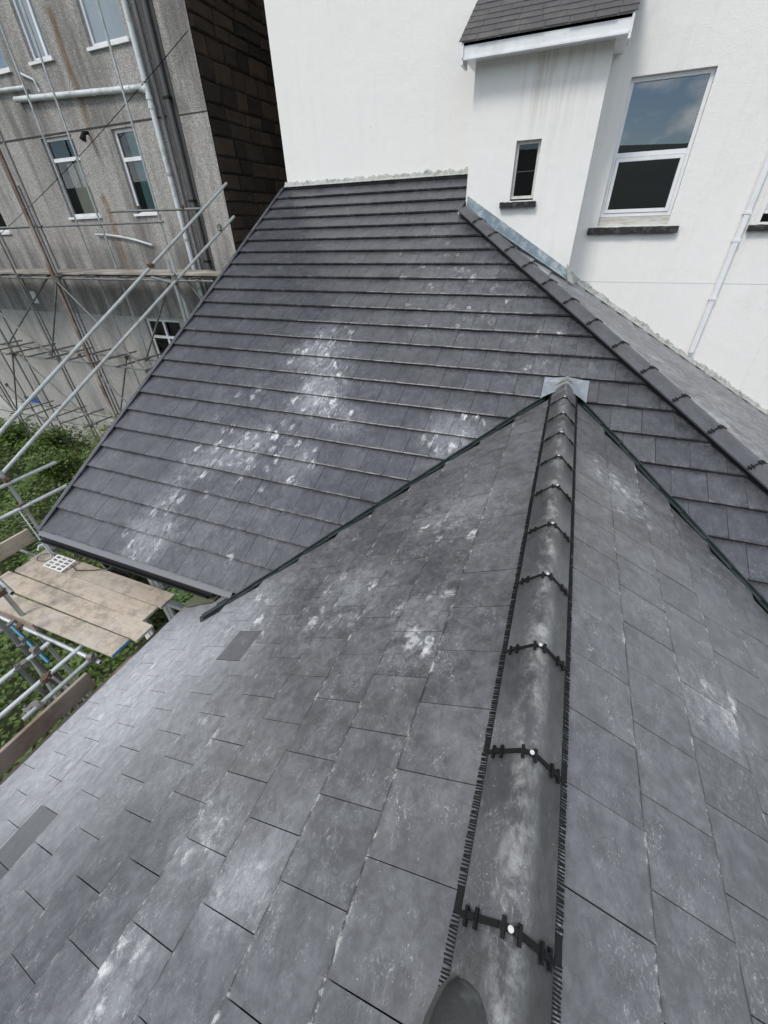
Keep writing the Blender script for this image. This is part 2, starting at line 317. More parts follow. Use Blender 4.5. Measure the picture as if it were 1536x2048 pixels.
def wood_mat(name, c0, c1, axis=(1, 9, 9), dirt=(.14, .12, .10), amt=.6):
    m, t, b = mat(name); P = posn(t); p = mapped(t, P, axis)
    oi = t.nodes.new('ShaderNodeObjectInfo').outputs['Random']
    c = mixc(t, noise(t, p, 3.2, 7, .65, .5), c0, c1)
    c = mixc(t, ramp(t, noise(t, P, 6.5, 8, .75), .45, .62, 0, amt), c, dirt)
    c = mixc(t, ramp(t, noise(t, P, 1.4, 4), .4, .7, 0, .45), c, (.60, .57, .53))
    c = mixc(t, ramp(t, noise(t, p, 11, 4, .7), .58, .7, 0, .5), c, dirt)
    v = mixc(t, oi, (.85, .85, .85), (1.05, 1.02, 1.0)); c = mixc(t, 1.0, c, v, 'MULTIPLY')
    link(t, c, b.inputs['Base Color']); b.inputs['Roughness'].default_value = .85; bump(t, b, noise(t, p, 9, 6, .7), .3, .006); return m
M_board = wood_mat('scaffold_board_dusty', (.38, .31, .235), (.62, .55, .455), (1, 10, 10), (.20, .175, .15), .6)
M_boardy = wood_mat('toe_board_brown', (.15, .095, .065), (.25, .165, .115), (9, 1, 9), (.07, .05, .04), .5)
M_boardl = wood_mat('toe_board_light', (.42, .33, .24), (.55, .45, .34), (9, 1, 9), (.2, .15, .1), .5)
M_pole = wood_mat('dark_timber', (.10, .065, .05), (.16, .11, .085), (9, 9, 1))
M_boardend = simple('blue_board_end', (.07, .22, .42), .6, 0, .25, 30)
M_grey_wood = wood_mat('weathered_board', (.20, .18, .15), (.32, .29, .25), (1, 9, 9))
M_stone = simple('dark_rubble_stone', (.062, .044, .031), .95, 0, .45, 5, .9, dirt=(.025, .02, .017), dirtamt=.8)
_t = M_stone.node_tree; _b = [n for n in _t.nodes if n.type == 'BSDF_PRINCIPLED'][0]; _c = _b.inputs['Base Color'].links[0].from_socket
_r = _t.nodes.new('ShaderNodeObjectInfo').outputs['Random']; link(_t, mixc(_t, 1.0, _c, mixc(_t, _r, (.18, .18, .18), (.8, .74, .68)), 'MULTIPLY'), _b.inputs['Base Color'])
M_slate = simple('old_slate', (.060, .057, .058), .6, 0, .35, 7, .4, (1, 1, 1), (.13, .12, .11), .5)
M_curtain = simple('net_curtain', (.80, .85, .88), .9, 0, .12, 20, 0, (6, 1, .3))
M_blind = simple('cream_blind', (.62, .60, .50), .9, 0, .1, 5, 0)
M_tealcloth = simple('teal_curtain', (.16, .32, .31), .9, 0, .25, 5, 0, (4, 1, .4))
M_pipe_w = simple('grey_white_pipe', (.60, .64, .65), .5, 0, .12, 8, .05, dirt=(.20, .22, .17), dirtamt=.55)
M_pipe_d = simple('dark_grey_pipe', (.085, .085, .085), .6, 0, .3, 10, .1)
M_door = simple('blue_door_paint', (.03, .10, .32), .5, 0, .15, 6)
M_rubber = simple('dark_boot_leather', (.035, .037, .036), .6, 0, .4, 22, .4, dirt=(.12, .125, .12), dirtamt=.6)
M_sole = simple('scuffed_sole_edge', (.05, .051, .046), .8, 0, .4, 40, .5)
def leaf_mat(name, a, b_):
    m, t, b = mat(name); P = posn(t)
    f = noise(t, P, 3, 3); r = sepxyz(t, vor(t, P, 9, 'Color'))[0]
    c = mixc(t, math_(t, 'ADD', math_(t, 'MULTIPLY', f, .5), math_(t, 'MULTIPLY', r, .5)), a, b_)
    link(t, c, b.inputs['Base Color']); b.inputs['Roughness'].default_value = .55
    b.inputs['Transmission Weight'].default_value = 0
    tl = t.nodes.new('ShaderNodeBsdfTranslucent'); link(t, c, tl.inputs[0]); mx = t.nodes.new('ShaderNodeMixShader'); mx.inputs[0].default_value = .3
    o = [n for n in t.nodes if n.type == 'OUTPUT_MATERIAL'][0]; link(t, b.outputs[0], mx.inputs[1]); link(t, tl.outputs[0], mx.inputs[2]); link(t, mx.outputs[0], o.inputs[0]); return m
M_leaf = leaf_mat('undergrowth_leaf', (.05, .095, .018), (.16, .25, .05))
M_leaf2 = leaf_mat('pale_leaf', (.10, .15, .035), (.22, .28, .075))
M_stem = simple('stem_bark', (.10, .085, .05), .9)
# ------------------------------------------------------------------ the setting: ground and hills
def ground_mat():
    m, t, b = mat('yard_soil'); P = posn(t)
    c = mixc(t, noise(t, P, .8, 6, .6), (.035, .04, .02), (.07, .075, .04)); link(t, c, b.inputs['Base Color']); b.inputs['Roughness'].default_value = .95
    bump(t, b, noise(t, P, 6, 6), .5, .05); return m
g = MB().add([(-3500, -3500, GZ), (3500, -3500, GZ), (3500, 3500, GZ), (-3500, 3500, GZ)], [(0, 1, 2, 3)]).build('ground', ground_mat()); g['kind'] = 'structure'
hm, ht, hb = mat('hill_grass'); hP = posn(ht)
link(ht, mixc(ht, noise(ht, hP, .012, 6, .65), (.016, .024, .018), (.05, .06, .045)), hb.inputs['Base Color']); hb.inputs['Roughness'].default_value = 1
hl = MB(); nh = 60; rows = [(500, 0), (800, .55), (1100, 1.0), (1500, 1.25), (2200, .6)]
for d, k in rows:
    for i in range(nh+1):
        a = math.radians(90+180*i/nh + 90*0)  # half ring behind the camera (−Y side)
        ang = math.pi+math.pi*i/nh
        e = 132*k*(.72+.28*math.sin(3.1*i/nh*3+d*.003)+.10*math.sin(11*i/nh+d*.01))
        hl.v.append((d*math.cos(ang), d*math.sin(ang), GZ-1+e)); hl.uv.append((0, 0))
for r_ in range(len(rows)-1):
    for i in range(nh):
        q = r_*(nh+1)+i; hl.f.append((q, q+1, q+nh+2, q+nh+1)); hl.m.append(0)
h = hl.build('hills', hm, None, True); h['kind'] = 'structure'
# ------------------------------------------------------------------ tiled slopes
def clip(poly, a, b, c):
    out = []
    for i in range(len(poly)):
        p, q = poly[i-1], poly[i]; dp = a*p[0]+b*p[1]+c; dq = a*q[0]+b*q[1]+c
        if dp >= 0: 
            if not out or out[-1] != p: out.append(p)
        if (dp >= 0) != (dq >= 0):
            s_ = dp/(dp-dq); out.append((p[0]+(q[0]-p[0])*s_, p[1]+(q[1]-p[1])*s_))
    return out
def area(poly): return abs(sum(poly[i-1][0]*poly[i][1]-poly[i][0]*poly[i-1][1] for i in range(len(poly))))/2
TW, TT, GAP = .2945, .024, .0036
class Slope:
    """tile courses on a plane: u along the course, v down the slope, butt of course k at v=k*G"""
    def __init__(s, O, u, d, G, material, tl=.40, gap=.003):
        s.O, s.u, s.d = Vector(O), Vector(u).normalized(), Vector(d).normalized(); s.n = s.u.cross(s.d).normalized()
        if s.n.z < 0: s.n = -s.n
        s.G, s.mat, s.tl = G, material, tl; s.rec = []; s.k = (TT+gap)/G
        s.vars = [s.proto(i) for i in range(7)]
    def pt(s, u, v, h=0): return s.O+s.u*u+s.d*v+s.n*h
    def proto(s, i):
        rnd = random.Random(100+i); b = MB(); w = TW-GAP; nseg = 5
        us = [w*j/nseg for j in range(nseg+1)]
        but = [rnd.uniform(-.0035, .0) for _ in us]; up = [rnd.uniform(-.0012, .0012) for _ in us]
        vs = []; uv = []
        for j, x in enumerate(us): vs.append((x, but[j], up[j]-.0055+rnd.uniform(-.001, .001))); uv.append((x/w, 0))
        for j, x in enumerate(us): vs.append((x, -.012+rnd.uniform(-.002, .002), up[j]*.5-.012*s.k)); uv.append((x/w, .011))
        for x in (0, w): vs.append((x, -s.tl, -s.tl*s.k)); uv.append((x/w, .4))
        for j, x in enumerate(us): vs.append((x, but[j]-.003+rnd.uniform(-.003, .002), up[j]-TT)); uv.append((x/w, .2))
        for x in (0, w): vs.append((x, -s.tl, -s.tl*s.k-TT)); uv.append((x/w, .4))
        n = nseg+1; H0, B0, BH = 2*n, 2*n+2, 3*n+2; fs = []
        for j in range(nseg): fs += [(j, j+1, n+j+1, n+j), (B0+j, B0+j+1, j+1, j)]
        fs += [tuple(range(n, 2*n))+(H0+1, H0), (0, n, H0, BH, B0), (n-1, B0+n-1, BH+1, H0+1, 2*n-1), (H0, H0+1, BH+1, BH), tuple(range(B0+n-1, B0-1, -1))+(BH, BH+1)]
        b.add(vs, fs, uv); return b.mesh('tile', s.mat)
    def frame(s, u0, v0, dh=0):
        o = s.pt(u0, v0, dh)
        return Matrix(((s.u.x, s.d.x, s.n.x, o.x), (s.u.y, s.d.y, s.n.y, o.y), (s.u.z, s.d.z, s.n.z, o.z), (0, 0, 0, 1)))
    def lay(s, ks, off, urange, regions, first_top=None):
        """regions: list of lists of plan half planes (aX+bY+c>=0); a tile may leave one piece in each"""
        for k in ks:
            v1 = k*s.G; v0 = v1-s.tl
            if first_top is not None and k == ks[0]: v0 = max(v0, v1-first_top)
            j0 = math.floor((urange[0]-off(k))/TW); j1 = math.ceil((urange[1]-off(k))/TW)
            for j in range(j0, j1+1):
                ua = off(k)+j*TW+GAP/2; ub = ua+TW-GAP
                full = [(ua, v0), (ub, v0), (ub, v1), (ua, v1)]
                for reg in regions:
                    pl = full
                    for a, b, c in reg:
                        aa = a*s.u.x+b*s.u.y; bb = a*s.d.x+b*s.d.y; cc = a*s.O.x+b*s.O.y+c
                        pl = clip(pl, aa, bb, cc)
                        if len(pl) < 3: break
                    if len(pl) < 3 or area(pl) < 2e-4: continue
                    if max(p[1] for p in pl) < v1-s.G+.002: continue      # wholly under the course above
                    whole = abs(area(pl)-area(full)) < 1e-7 and abs(v1-v0-s.tl) < 1e-6
                    cu = sum(p[0] for p in pl)/len(pl)
                    P = s.pt(cu, v1-s.G*.5); px = project(P)
                    vis = px is not None and -90 < px[0] < 1626 and -90 < px[1] < 2138
                    size = area(pl)/P.length**2 if vis else 0
                    s.rec.append(dict(size=size, whole=whole, ua=ua, v1=v1, pl=pl, P=P))
    def piece(s, b, r):
        pl, v1 = r['pl'], r['v1']; n = len(pl)
        top = [s.pt(u, v, -(v1-v)*s.k) for u, v in pl]; bot = [s.pt(u, v, -(v1-v)*s.k-TT) for u, v in pl]
        uv = [((u-r['ua'])/TW, v1-v) for u, v in pl]
        b.add(top+bot, [tuple(range(n)), tuple(range(2*n-1, n-1, -1))]+[(i, (i+1) % n, (i+1) % n+n, i+n) for i in range(n)], uv*2)
    def make(s, deck, keep, clean=()):
        rest = MB(); nrest = 0
        for r in s.rec:
            if r['size'] >= keep and r['size'] > 0:
                if r['whole']:
                    M = s.frame(r['ua']+random.uniform(-.0006, .0006), r['v1']+random.uniform(-.002, .002), random.uniform(-.0004, .0012))
                    M = M @ Matrix.Rotation(random.uniform(-.0018, .0018), 4, 'Z') @ Matrix.Rotation(random.uniform(-.005, .005), 4, 'X') @ Matrix.Rotation(random.uniform(-.006, .006), 4, 'Y')
                    o = obj('tile', random.choice(s.vars), deck, M)
                else:
                    b = MB(); s.piece(b, r); o = b.build('tile', s.mat, deck)
                for c in clean:
                    if abs(r['P'].x-c[0]) < .13 and abs(r['P'].y-c[1]) < .13: o['clean'] = .75
            else: s.piece(rest, r); nrest += 1
        if nrest: o = rest.build('tile_field', s.mat, deck); o['kind'] = 'stuff'
def cutoff(slopes, n=298):
    z = sorted((r['size'] for s_ in slopes for r in s_.rec if r['size'] > 0), reverse=True)
    return z[n-1] if len(z) > n else 0
c30, s30 = math.cos(math.atan(S2)), math.sin(math.atan(S2))
cn_, sn_ = math.cos(math.atan(S1)), math.sin(math.atan(S1))
VX0, HX1, EAVE_Y, EAVE_X, EAVE_XR = -5.80, 4.05, 2.06, -3.535, 3.9
# valley of the cross gable on the lean-to slope, in plan: Y = (znl(X)-A2)/S2
vk = S1/S2; vy = (-H1-A2)/S2              # Y = vy - vk*|X-XR|
LVAL = (-vk, 1, -(vy-vk*XR))               # Y - vy + vk*(XR-X) >= 0   (left of the gable ridge, above the valley)
RVAL = (vk, 1, -(vy+vk*XR))
def sh(pl, d): return (pl[0], pl[1], pl[2]+d)
neg = lambda pl, d=0: (-pl[0], -pl[1], -pl[2]+d)
HIPLINE = (-1, -1, 6.134)                  # main side: X+Y <= 6.134
lean = thing('lean_to_extension', 'rear extension under a large dark grey tiled lean-to roof sloping up to the white house', 'extension', (-1.5, 5, GZ))
gable = thing('cross_gable_extension', 'near extension whose grey tiled gable roof and clipped ridge run towards the lean-to roof', 'extension', (0, 1.5, GZ))
def deck_main():
    b = MB(); off = (0, 0, -.06)
    pts = [(VX0+.05, EAVE_Y+.02), (XR-2.88, EAVE_Y+.02), (XR, vy), (XR+(vy-EAVE_Y)/vk, EAVE_Y+.02), (6.134-EAVE_Y, EAVE_Y+.02), (-1.86, 7.99), (-1.86, YW), (VX0+.05, YW)]
    b.poly([(x, y, zmain(y)-.055) for x, y in pts], off); return b.build('roof_slope', M_deck, lean)
main_deck = deck_main()
GM = .297/c30
main_s = Slope((0, 8.606, zmain(8.606)), (1, 0, 0), (0, -c30, -s30), GM, M_main, gap=.016)
moff = lambda k: (-5.35 if k % 2 == 1 else -5.20) - GAP/2
jit = {k: random.uniform(-.012, .012) for k in range(-3, 40)}
edge_l = (1, 0, -(VX0+.02))
main_s.lay(list(range(-1, 3)), lambda k: moff(k)+jit[k]*.5, (VX0, -1.8), [[edge_l, (-1, 0, -1.872), (0, -1, YW-.015)]])
main_s.lay(list(range(3, 23)), lambda k: moff(k)+jit[k]*.5, (VX0, 4.3),
           [[edge_l, (-1, 0, XR), sh(LVAL, -.035), sh(HIPLINE, -.03), (0, -1, YW-.015), (1, 1e-9, 99)],
            [(1, 0, -XR), sh(RVAL, -.035), sh(HIPLINE, -.03), (0, -1, YW-.015)]])
hip_deck = MB().poly([(x, y, zhip(x)-.055) for x, y in [(-1.86, 7.99), (6.134-EAVE_Y, EAVE_Y), (HX1, EAVE_Y), (HX1, YW), (-.07, YW), (-.07, YB), (-1.86, YB)]], (0, 0, -.06)).build('roof_slope', M_deck, lean)
hip_s = Slope((-1.20, 0, zhip(-1.20)), (0, 1, 0), (c30, 0, -s30), .297/c30, M_hip)
hip_s.lay(list(range(-2, 18)), lambda k: (.05 if k % 2 else .2), (1.5, 9.1),
          [[neg(HIPLINE, -.03), (-1, 0, -.06), (0, -1, YB-.01)], [neg(HIPLINE, -.03), (1, 0, .06), (0, -1, YW-.02)]])
kk = cutoff([main_s, hip_s])
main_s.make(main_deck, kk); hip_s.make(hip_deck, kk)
# cross gable
def gdeck(sx):
    xe = EAVE_X if sx < 0 else EAVE_XR; b = MB()
    pts = [(XR, -1.6), (XR, vy), (XR+sx*(vy-2.32)/vk, 2.32), (xe-.0*sx, 2.32), (xe, -1.6)]
    b.poly([(x, y, znl(x)-.055) for x, y in pts], (0, 0, -.06)); return b.build('roof_slope', M_deck, gable)
GN = .2975/cn_
dl, dr = gdeck(-1), gdeck(1)
nl_s = Slope((-.263, 0, znl(-.263)), (0, 1, 0), (-cn_, 0, -sn_), GN, M_near, gap=.006)
nl_s.lay(list(range(0, 12)), lambda k: (.058 if k % 2 == 0 else .207)-GAP/2, (-1.3, 5), [[(-1, 0, XR-.03), neg(LVAL, -.05), (1, 0, 2.72)], [(-1, 0, -2.725), (0, -1, 2.3)]])
nr_s = Slope((.337, 0, znl(.337)), (0, 1, 0), (cn_, 0, -sn_), .305/cn_, M_near)
nr_s.lay(list(range(0, 12)), lambda k: (.335 if k % 2 == 0 else .187)-GAP/2, (-1.0, 5), [[(1, 0, -XR-.03), neg(RVAL, -.06)]])
kk = cutoff([nl_s, nr_s])
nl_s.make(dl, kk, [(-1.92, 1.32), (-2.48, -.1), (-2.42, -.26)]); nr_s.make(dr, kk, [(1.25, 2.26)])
# valley troughs: a dark green GRP lip with two upstands
def valley(pts, name, side):
    b = MB()
    for i in range(len(pts)-1):
        p, q = Vector(pts[i]), Vector(pts[i+1])
        b.beam(p+Vector((0, 0, .006)), q+Vector((0, 0, .002)), .012, .026)
        b.beam(p+Vector((side*.035, -.05, -.02)), q+Vector((side*.02, -.03, -.02)), .07, .008)
    return b.build(name, M_green, gable)
def vline(sx, y0, y1, n=14):
    out = []
    for i in range(n+1):
        y = y0+(y1-y0)*i/n; x = XR+sx*(vy-y)/vk; w = .004*math.sin(i*2.3); out.append((x+w, y, znl(x)+.012+.004*math.sin(i*1.7)))
    return out
valley(vline(-1, 1.80, 4.74), 'valley_trough', -1); valley(vline(1, 2.0, 4.72), 'valley_trough', 1)
tip = MB(); e = Vector(vline(-1, 1.80, 4.7)[0]); e2 = Vector(vline(-1, 1.98, 4.7)[0])
tip.beam(e+Vector((-.015, -.025, .006)), e2, .05, .028); tip.beam(e+Vector((.05, .12, -.01)), e2+Vector((.1, .18, -.02)), .16, .01); tip.build('valley_end', M_green, gable)
# ridge tiles: a rounded angle section
def ridge_profile(half, rise, lip=.012, n=9, thick=.014):
    out = []
    for i in range(n):
        s_ = -1+2*i/(n-1); hgt = rise*(1-abs(s_)) - .018*max(0, 1-abs(s_)*3.2)**2*1.0
        out.append((s_*half, hgt))
    return out
def ridge_mesh(name, L, half, rise, material, dark_edge=.0):
    b = MB(); pr = ridge_profile(half, rise); n = len(pr); th = .016
    ys = [0, .004, L-.004, L]
    vs, uv = [], []
    for y in ys:
        sc = 1 if 0 < y < L else .985
        for (x, z) in pr: vs.append((x*sc, y, z-(0 if sc == 1 else .002))); uv.append((x/half, y))
    for y in (0, L):
        for (x, z) in pr: vs.append((x*.985, y, z-th)); uv.append((x/half, y))
    fs = []
    for r_ in range(3):
        for i in range(n-1): fs.append((r_*n+i, r_*n+i+1, (r_+1)*n+i+1, (r_+1)*n+i))
    for i in range(n-1):
        fs += [(i, 4*n+i, 4*n+i+1, i+1), (3*n+i, 3*n+i+1, 5*n+i+1, 5*n+i), (4*n+i, 5*n+i, 5*n+i+1, 4*n+i+1)]
    fs += [(0, n, 2*n, 3*n, 5*n, 4*n), (n-1, 5*n-1, 6*n-1, 4*n-1, 3*n-1, 2*n-1)]
    b.add(vs, fs, uv); me = b.mesh(name, material, True)
    try: me.set_sharp_from_angle(angle=math.radians(35))
    except Exception: pass
    return me
def axes(o, xd, yd, zd):
    return Matrix(((xd.x, yd.x, zd.x, o.x), (xd.y, yd.y, zd.y, o.y), (xd.z, yd.z, zd.z, o.z), (0, 0, 0, 1)))
def clip_mesh(name, half, rise):
    """a black union strip with three pairs of H-shaped studs"""
    b = MB(); pr = ridge_profile(half, rise, n=9)
    for i in range(8):
        p, q = pr[i], pr[i+1]; b.beam((p[0], 0, p[1]+.002), (q[0], 0, q[1]+.002), .015, .006)
    def stud(s_, w=.010):
        i = (s_+1)/2*8; k = min(int(i), 7); f_ = i-k; x = pr[k][0]+(pr[k+1][0]-pr[k][0])*f_; z = pr[k][1]+(pr[k+1][1]-pr[k][1])*f_
        up = Vector((-(pr[k+1][1]-pr[k][1]), 0, pr[k+1][0]-pr[k][0])).normalized()
        c = Vector((x, 0, z))+up*.006; b.beam(c+Vector((0, -.024, 0)), c+Vector((0, .020, 0)), w, .007, tuple(up))
        return c, up
    for a_, c_ in ((-.86, -.66), (-.15, .15), (.66, .86)):
        p, u1 = stud(a_); q, u2 = stud(c_); b.beam(p, q, .016, .007, tuple((u1+u2)))
    return b.mesh(name, M_black)
def screw_mesh():
    b = MB(); b.tube([(0, 0, 0), (0, 0, .004)], .0075, 14); b.tube([(0, 0, .004), (0, 0, .0065)], .005, 8); return b.mesh('screw', M_screw)
RH, RR = .122, .120; RZ = -1.461
rm = ridge_mesh('ridge_tile', .444, RH, RR, M_ridge); cm = clip_mesh('ridge_clip', RH, RR); sm = screw_mesh()
Y0 = .292
def frame_ridge(y): return axes(Vector((XR, y, RZ-RR+.018)), Vector((1, 0, 0)), Vector((0, 1, 0)), Vector((0, 0, 1)))
ys_ = [Y0+.45*i for i in range(-2, 10)]
for i, y in enumerate(ys_):
    if y+.45 < 4.86:
        o = obj('ridge_tile', rm, gable, frame_ridge(y+.003) @ Matrix.Rotation(random.uniform(-.004, .004), 4, 'Z'))
    if y > 4.6: continue
    k = obj('ridge_clip', cm, gable, frame_ridge(y)); kM = frame_ridge(y)
    obj('screw', sm, k, kM @ Matrix.Translation((random.uniform(-.004, .008), -.002, RR-.018+.010)))
last = obj('ridge_tile', ridge_mesh('ridge_tile_end', 4.885-(ys_[-1] if ys_[-1] < 4.6 else ys_[-2])-.45+.4, RH, RR, M_ridge), gable, frame_ridge(4.45))
# ventilated comb along both ridge edges
def comb(sx):
    b = MB(); x0 = XR+sx*RH; zz = RZ-RR+.018
    b.beam((x0-sx*.002, -.62, zz-.012), (x0-sx*.002, 4.8, zz-.012), .006, .010)
    y = -.62
    while y < 4.8:
        if (y-Y0) % .45 > .055: b.beam((x0-sx*.004, y, zz-.004), (x0+sx*(.021+random.uniform(0, .003)), y+random.uniform(-.003, .003), zz-.014-random.uniform(0, .003)), .0045, .004)
        y += .0086
    for yc in ys_:
        if yc < 4.7: b.beam((x0+sx*.008, yc, zz-.010), (x0+sx*.008, yc+.058, zz-.010), .026, .006)
    o = b.build('ridge_comb', M_black, gable); o['kind'] = 'stuff'
comb(-1); comb(1)
# mortar at the ridge end and the lead saddle
mb = MB(); pr = ridge_profile(RH+.018, RR+.016); mb.tube([(XR+x, 4.862, RZ-RR+.012+z) for x, z in pr], .02, 7); o = mb.build('mortar_bed', M_mortar, gable, True)
ld = MB()
def quadgrid(fn, n=6, m=6, th=.003):
    vs = [fn(i/n, j/m) for j in range(m+1) for i in range(n+1)]; fs = [(j*(n+1)+i, j*(n+1)+i+1, (j+1)*(n+1)+i+1, (j+1)*(n+1)+i) for j in range(m) for i in range(n)]; return vs, fs
def saddle(a, b):
    x = XR-.235+.475*a; y = 4.69+.29*b; zr = RZ+.02-abs(x-XR)*.62+.0; zm = zmain(y)+.028
    w = .006*math.sin(9*a+3*b)
    return (x, y+.03*math.sin(a*math.pi), max(zm, zr if abs(x-XR) < .15 and b > .35 else znl(x)+.03)+w)
vs, fs = quadgrid(saddle, 16, 8); ld.add(vs, fs); ld.build('lead_saddle', M_lead, gable, True)
# hip tiles
h0 = Vector((-1.80, 7.934, zmain(7.934))); h1 = Vector((3.97, 2.164, zmain(2.164))); hd = (h1-h0).normalized()
hs_ = Vector((1, 1, 0)).normalized(); hu = hs_.cross(hd).normalized()
if hu.z < 0: hu = -hu
hx = hd.cross(hu).normalized()
HR, HH = .068, .128
hm_ = ridge_mesh('hip_tile', .462, HH, HR, M_hipt); hc_ = clip_mesh('hip_clip', HH, HR)
L = (h1-h0).length; i = 0; t_ = .02
while t_+.47 < L:
    o_ = h0+hd*t_+hu*.038; Mh = axes(o_, hx, hd, hu)
    obj('hip_tile', hm_, lean, Mh @ Matrix.Rotation(random.uniform(-.006, .006), 4, 'Z'))
    if i: k = obj('hip_clip', hc_, lean, Mh)
    t_ += .468; i += 1
un = MB()
un.beam(h0+hd*.05+hu*-.005, h1-hd*.1+hu*-.005, .17, .04, tuple(hu)); un.build('hip_roll', M_black, lean)
em = MB().beam(h0+hd*-.0+hx*.10+hu*.0, h0+hd*.03+hx*-.1, .06, .05, tuple(hu)); em.build('mortar_bed', M_pale_mortar, lean)
# verge cappings: one dark plastic unit for each course on the left edge
vmesh = MB(); gv = main_s.G
vmesh.box((-.035, -gv+.004, -.10), (0, .012, .006)); vmesh.box((0, -gv+.004, -.004), (.022, .010, .0045))
vmesh = vmesh.mesh('verge_unit', M_main)
for k in range(0, 23): obj('verge_unit', vmesh, lean, main_s.frame(VX0+.02, k*gv, .002+random.uniform(0, .002)))
# flashing mortar along the wall top
def fillet(n, xa, xb, zf, hm, dm):
    rf_ = random.Random(n); v = []; hh = hm; dd_ = dm
    for i in range(n+1):
        x = xa+(xb-xa)*i/n; hh += (hm-hh)*.35+rf_.uniform(-.3, .3)*hm; dd_ += (dm-dd_)*.35+rf_.uniform(-.25, .25)*dm; z = zf(x)
        v += [(x, YW-dd_-.035, z-.016), (x, YW-dd_*.75, z+.012+rf_.uniform(-.006, .006)), (x, YW-.022, z+hh*.7), (x, YW-.004, z+hh), (x, YW+.004, z+hh)]
    f = [(5*i+k, 5*i+5+k, 5*i+6+k, 5*i+1+k) for i in range(n) for k in range(4)]
    return MB().add(v, f).build('mortar_fillet', M_pale_mortar, lean)
fillet(150, -5.74, -1.87, lambda x: zmain(YW), .065, .05)
fillet(220, -.06, 4.05, lambda x: zhip(x)+.012, .06, .05)
# lead soakers stepped down the foot of the bay, one by one
for i in range(13):
    a = -1.84+i*.137; b_ = a+.145; w0 = .15; zz = lambda x: zhip(x)
    q = MB().poly([(a, YB-.004-.0012*(i % 2), zz(a)+.20-.004*i), (b_, YB-.004-.0012*(i % 2), zz(b_)+.20-.004*i), (b_, YB-.006, zz(b_)+.03), (a, YB-.006, zz(a)+.03)], (0, -.003, 0))
    q.poly([(a, YB-.006, zz(a)+.034), (b_, YB-.006, zz(b_)+.034), (b_, YB-.10-random.uniform(0, .03), zz(b_)+.022), (a, YB-.10-random.uniform(0, .03), zz(a)+.022)], (0, 0, .003))
    q.build('lead_soaker', M_leadblue, lean)
cornerlead = MB().add([(-.10, YB-.05, zhip(-.1)+.22), (.02, YB-.06, zhip(.02)+.16), (.05, YB+.12, zhip(.05)+.15), (-.03, YB-.14, zhip(-.03)+.02), (.07, YB-.05, zhip(.07)+.02), (.10, YB+.2, zhip(.1)+.02)], [(0, 1, 4, 3), (1, 2, 5, 4)])
cornerlead.build('corner_flap', M_pale_mortar, lean)
# eaves of the lean-to: strip, gutter, fascia, walls and windows underneath
ev = MB(); ev.poly([(VX0+.02, EAVE_Y+.06, zmain(EAVE_Y+.06)-.024), (-2.66, EAVE_Y+.06, zmain(EAVE_Y+.06)-.024), (-2.66, EAVE_Y-.038, zmain(EAVE_Y-.038)-.02), (VX0+.02, EAVE_Y-.038, zmain(EAVE_Y-.038)-.02)], (0, 0, -.008))
ev.build('eaves_strip', simple('eaves_strip_grey', (.16, .165, .175), .6, 0, .3, 18, .2, (6, 1, 1)), lean)
gt = MB(); seg = 9; prof = [(math.cos(math.pi+math.pi*i/seg)*.056, math.sin(math.pi+math.pi*i/seg)*.056) for i in range(seg+1)]
vs = []; fs = []
for x in (VX0+.02, -2.95):
    for s_ in (1, .93):
        for (a, b_) in prof: vs.append((x, EAVE_Y-.035+a*s_, zmain(EAVE_Y)-.085+b_*s_+(.0 if s_ == 1 else .004)))
m_ = seg+1
for i in range(seg): fs += [(i, i+1, 2*m_+i+1, 2*m_+i), (m_+i, 3*m_+i, 3*m_+i+1, m_+i+1)]
fs += [(0, 2*m_, 3*m_, m_), (seg, m_+seg, 3*m_+seg, 2*m_+seg)]
gt.add(vs, fs); gt.build('gutter', M_black, lean)
MB().box((VX0+.08, EAVE_Y+.03, zmain(EAVE_Y)-.30), (-2.9, EAVE_Y+.055, zmain(EAVE_Y)-.07)).build('fascia', M_black, lean)
def hole_wall(axis, c, ur, zr, holes, depth, name, material, parent, flip=1):
    """a wall face with real openings and reveals; axis 'y': u is X; faces -Y"""
    us = sorted(set([ur[0], ur[1]]+[h_[0] for h_ in holes]+[h_[1] for h_ in holes])); zs = sorted(set([zr[0], zr[1]]+[h_[2] for h_ in holes]+[h_[3] for h_ in holes]))
    b = MB(); P = (lambda u, z, d: (u, c+d*flip, z)) if axis == 'y' else (lambda u, z, d: (c+d*flip, u, z))
    for i in range(len(us)-1):
        for j in range(len(zs)-1):
            um, zm_ = (us[i]+us[i+1])/2, (zs[j]+zs[j+1])/2
            if any(h_[0] < um < h_[1] and h_[2] < zm_ < h_[3] for h_ in holes): continue
            b.add([P(us[i], zs[j], 0), P(us[i+1], zs[j], 0), P(us[i+1], zs[j+1], 0), P(us[i], zs[j+1], 0)], [(0, 1, 2, 3)])
    for (a, b2, z0, z1) in holes:
        b.add([P(a, z0, 0), P(b2, z0, 0), P(b2, z1, 0), P(a, z1, 0), P(a, z0, depth), P(b2, z0, depth), P(b2, z1, depth), P(a, z1, depth)], [(0, 4, 5, 1), (1, 5, 6, 2), (2, 6, 7, 3), (3, 7, 4, 0)])
    me = bpy.data.meshes.new(name); me.from_pydata(b.v, [], b.f); me.uv_layers.new(name='UVMap'); me.materials.append(material)
    bm = bmesh.new(); bm.from_mesh(me); bmesh.ops.remove_doubles(bm, verts=bm.verts, dist=1e-5); bm.to_mesh(me); bm.free()
    return obj(name, me, parent)
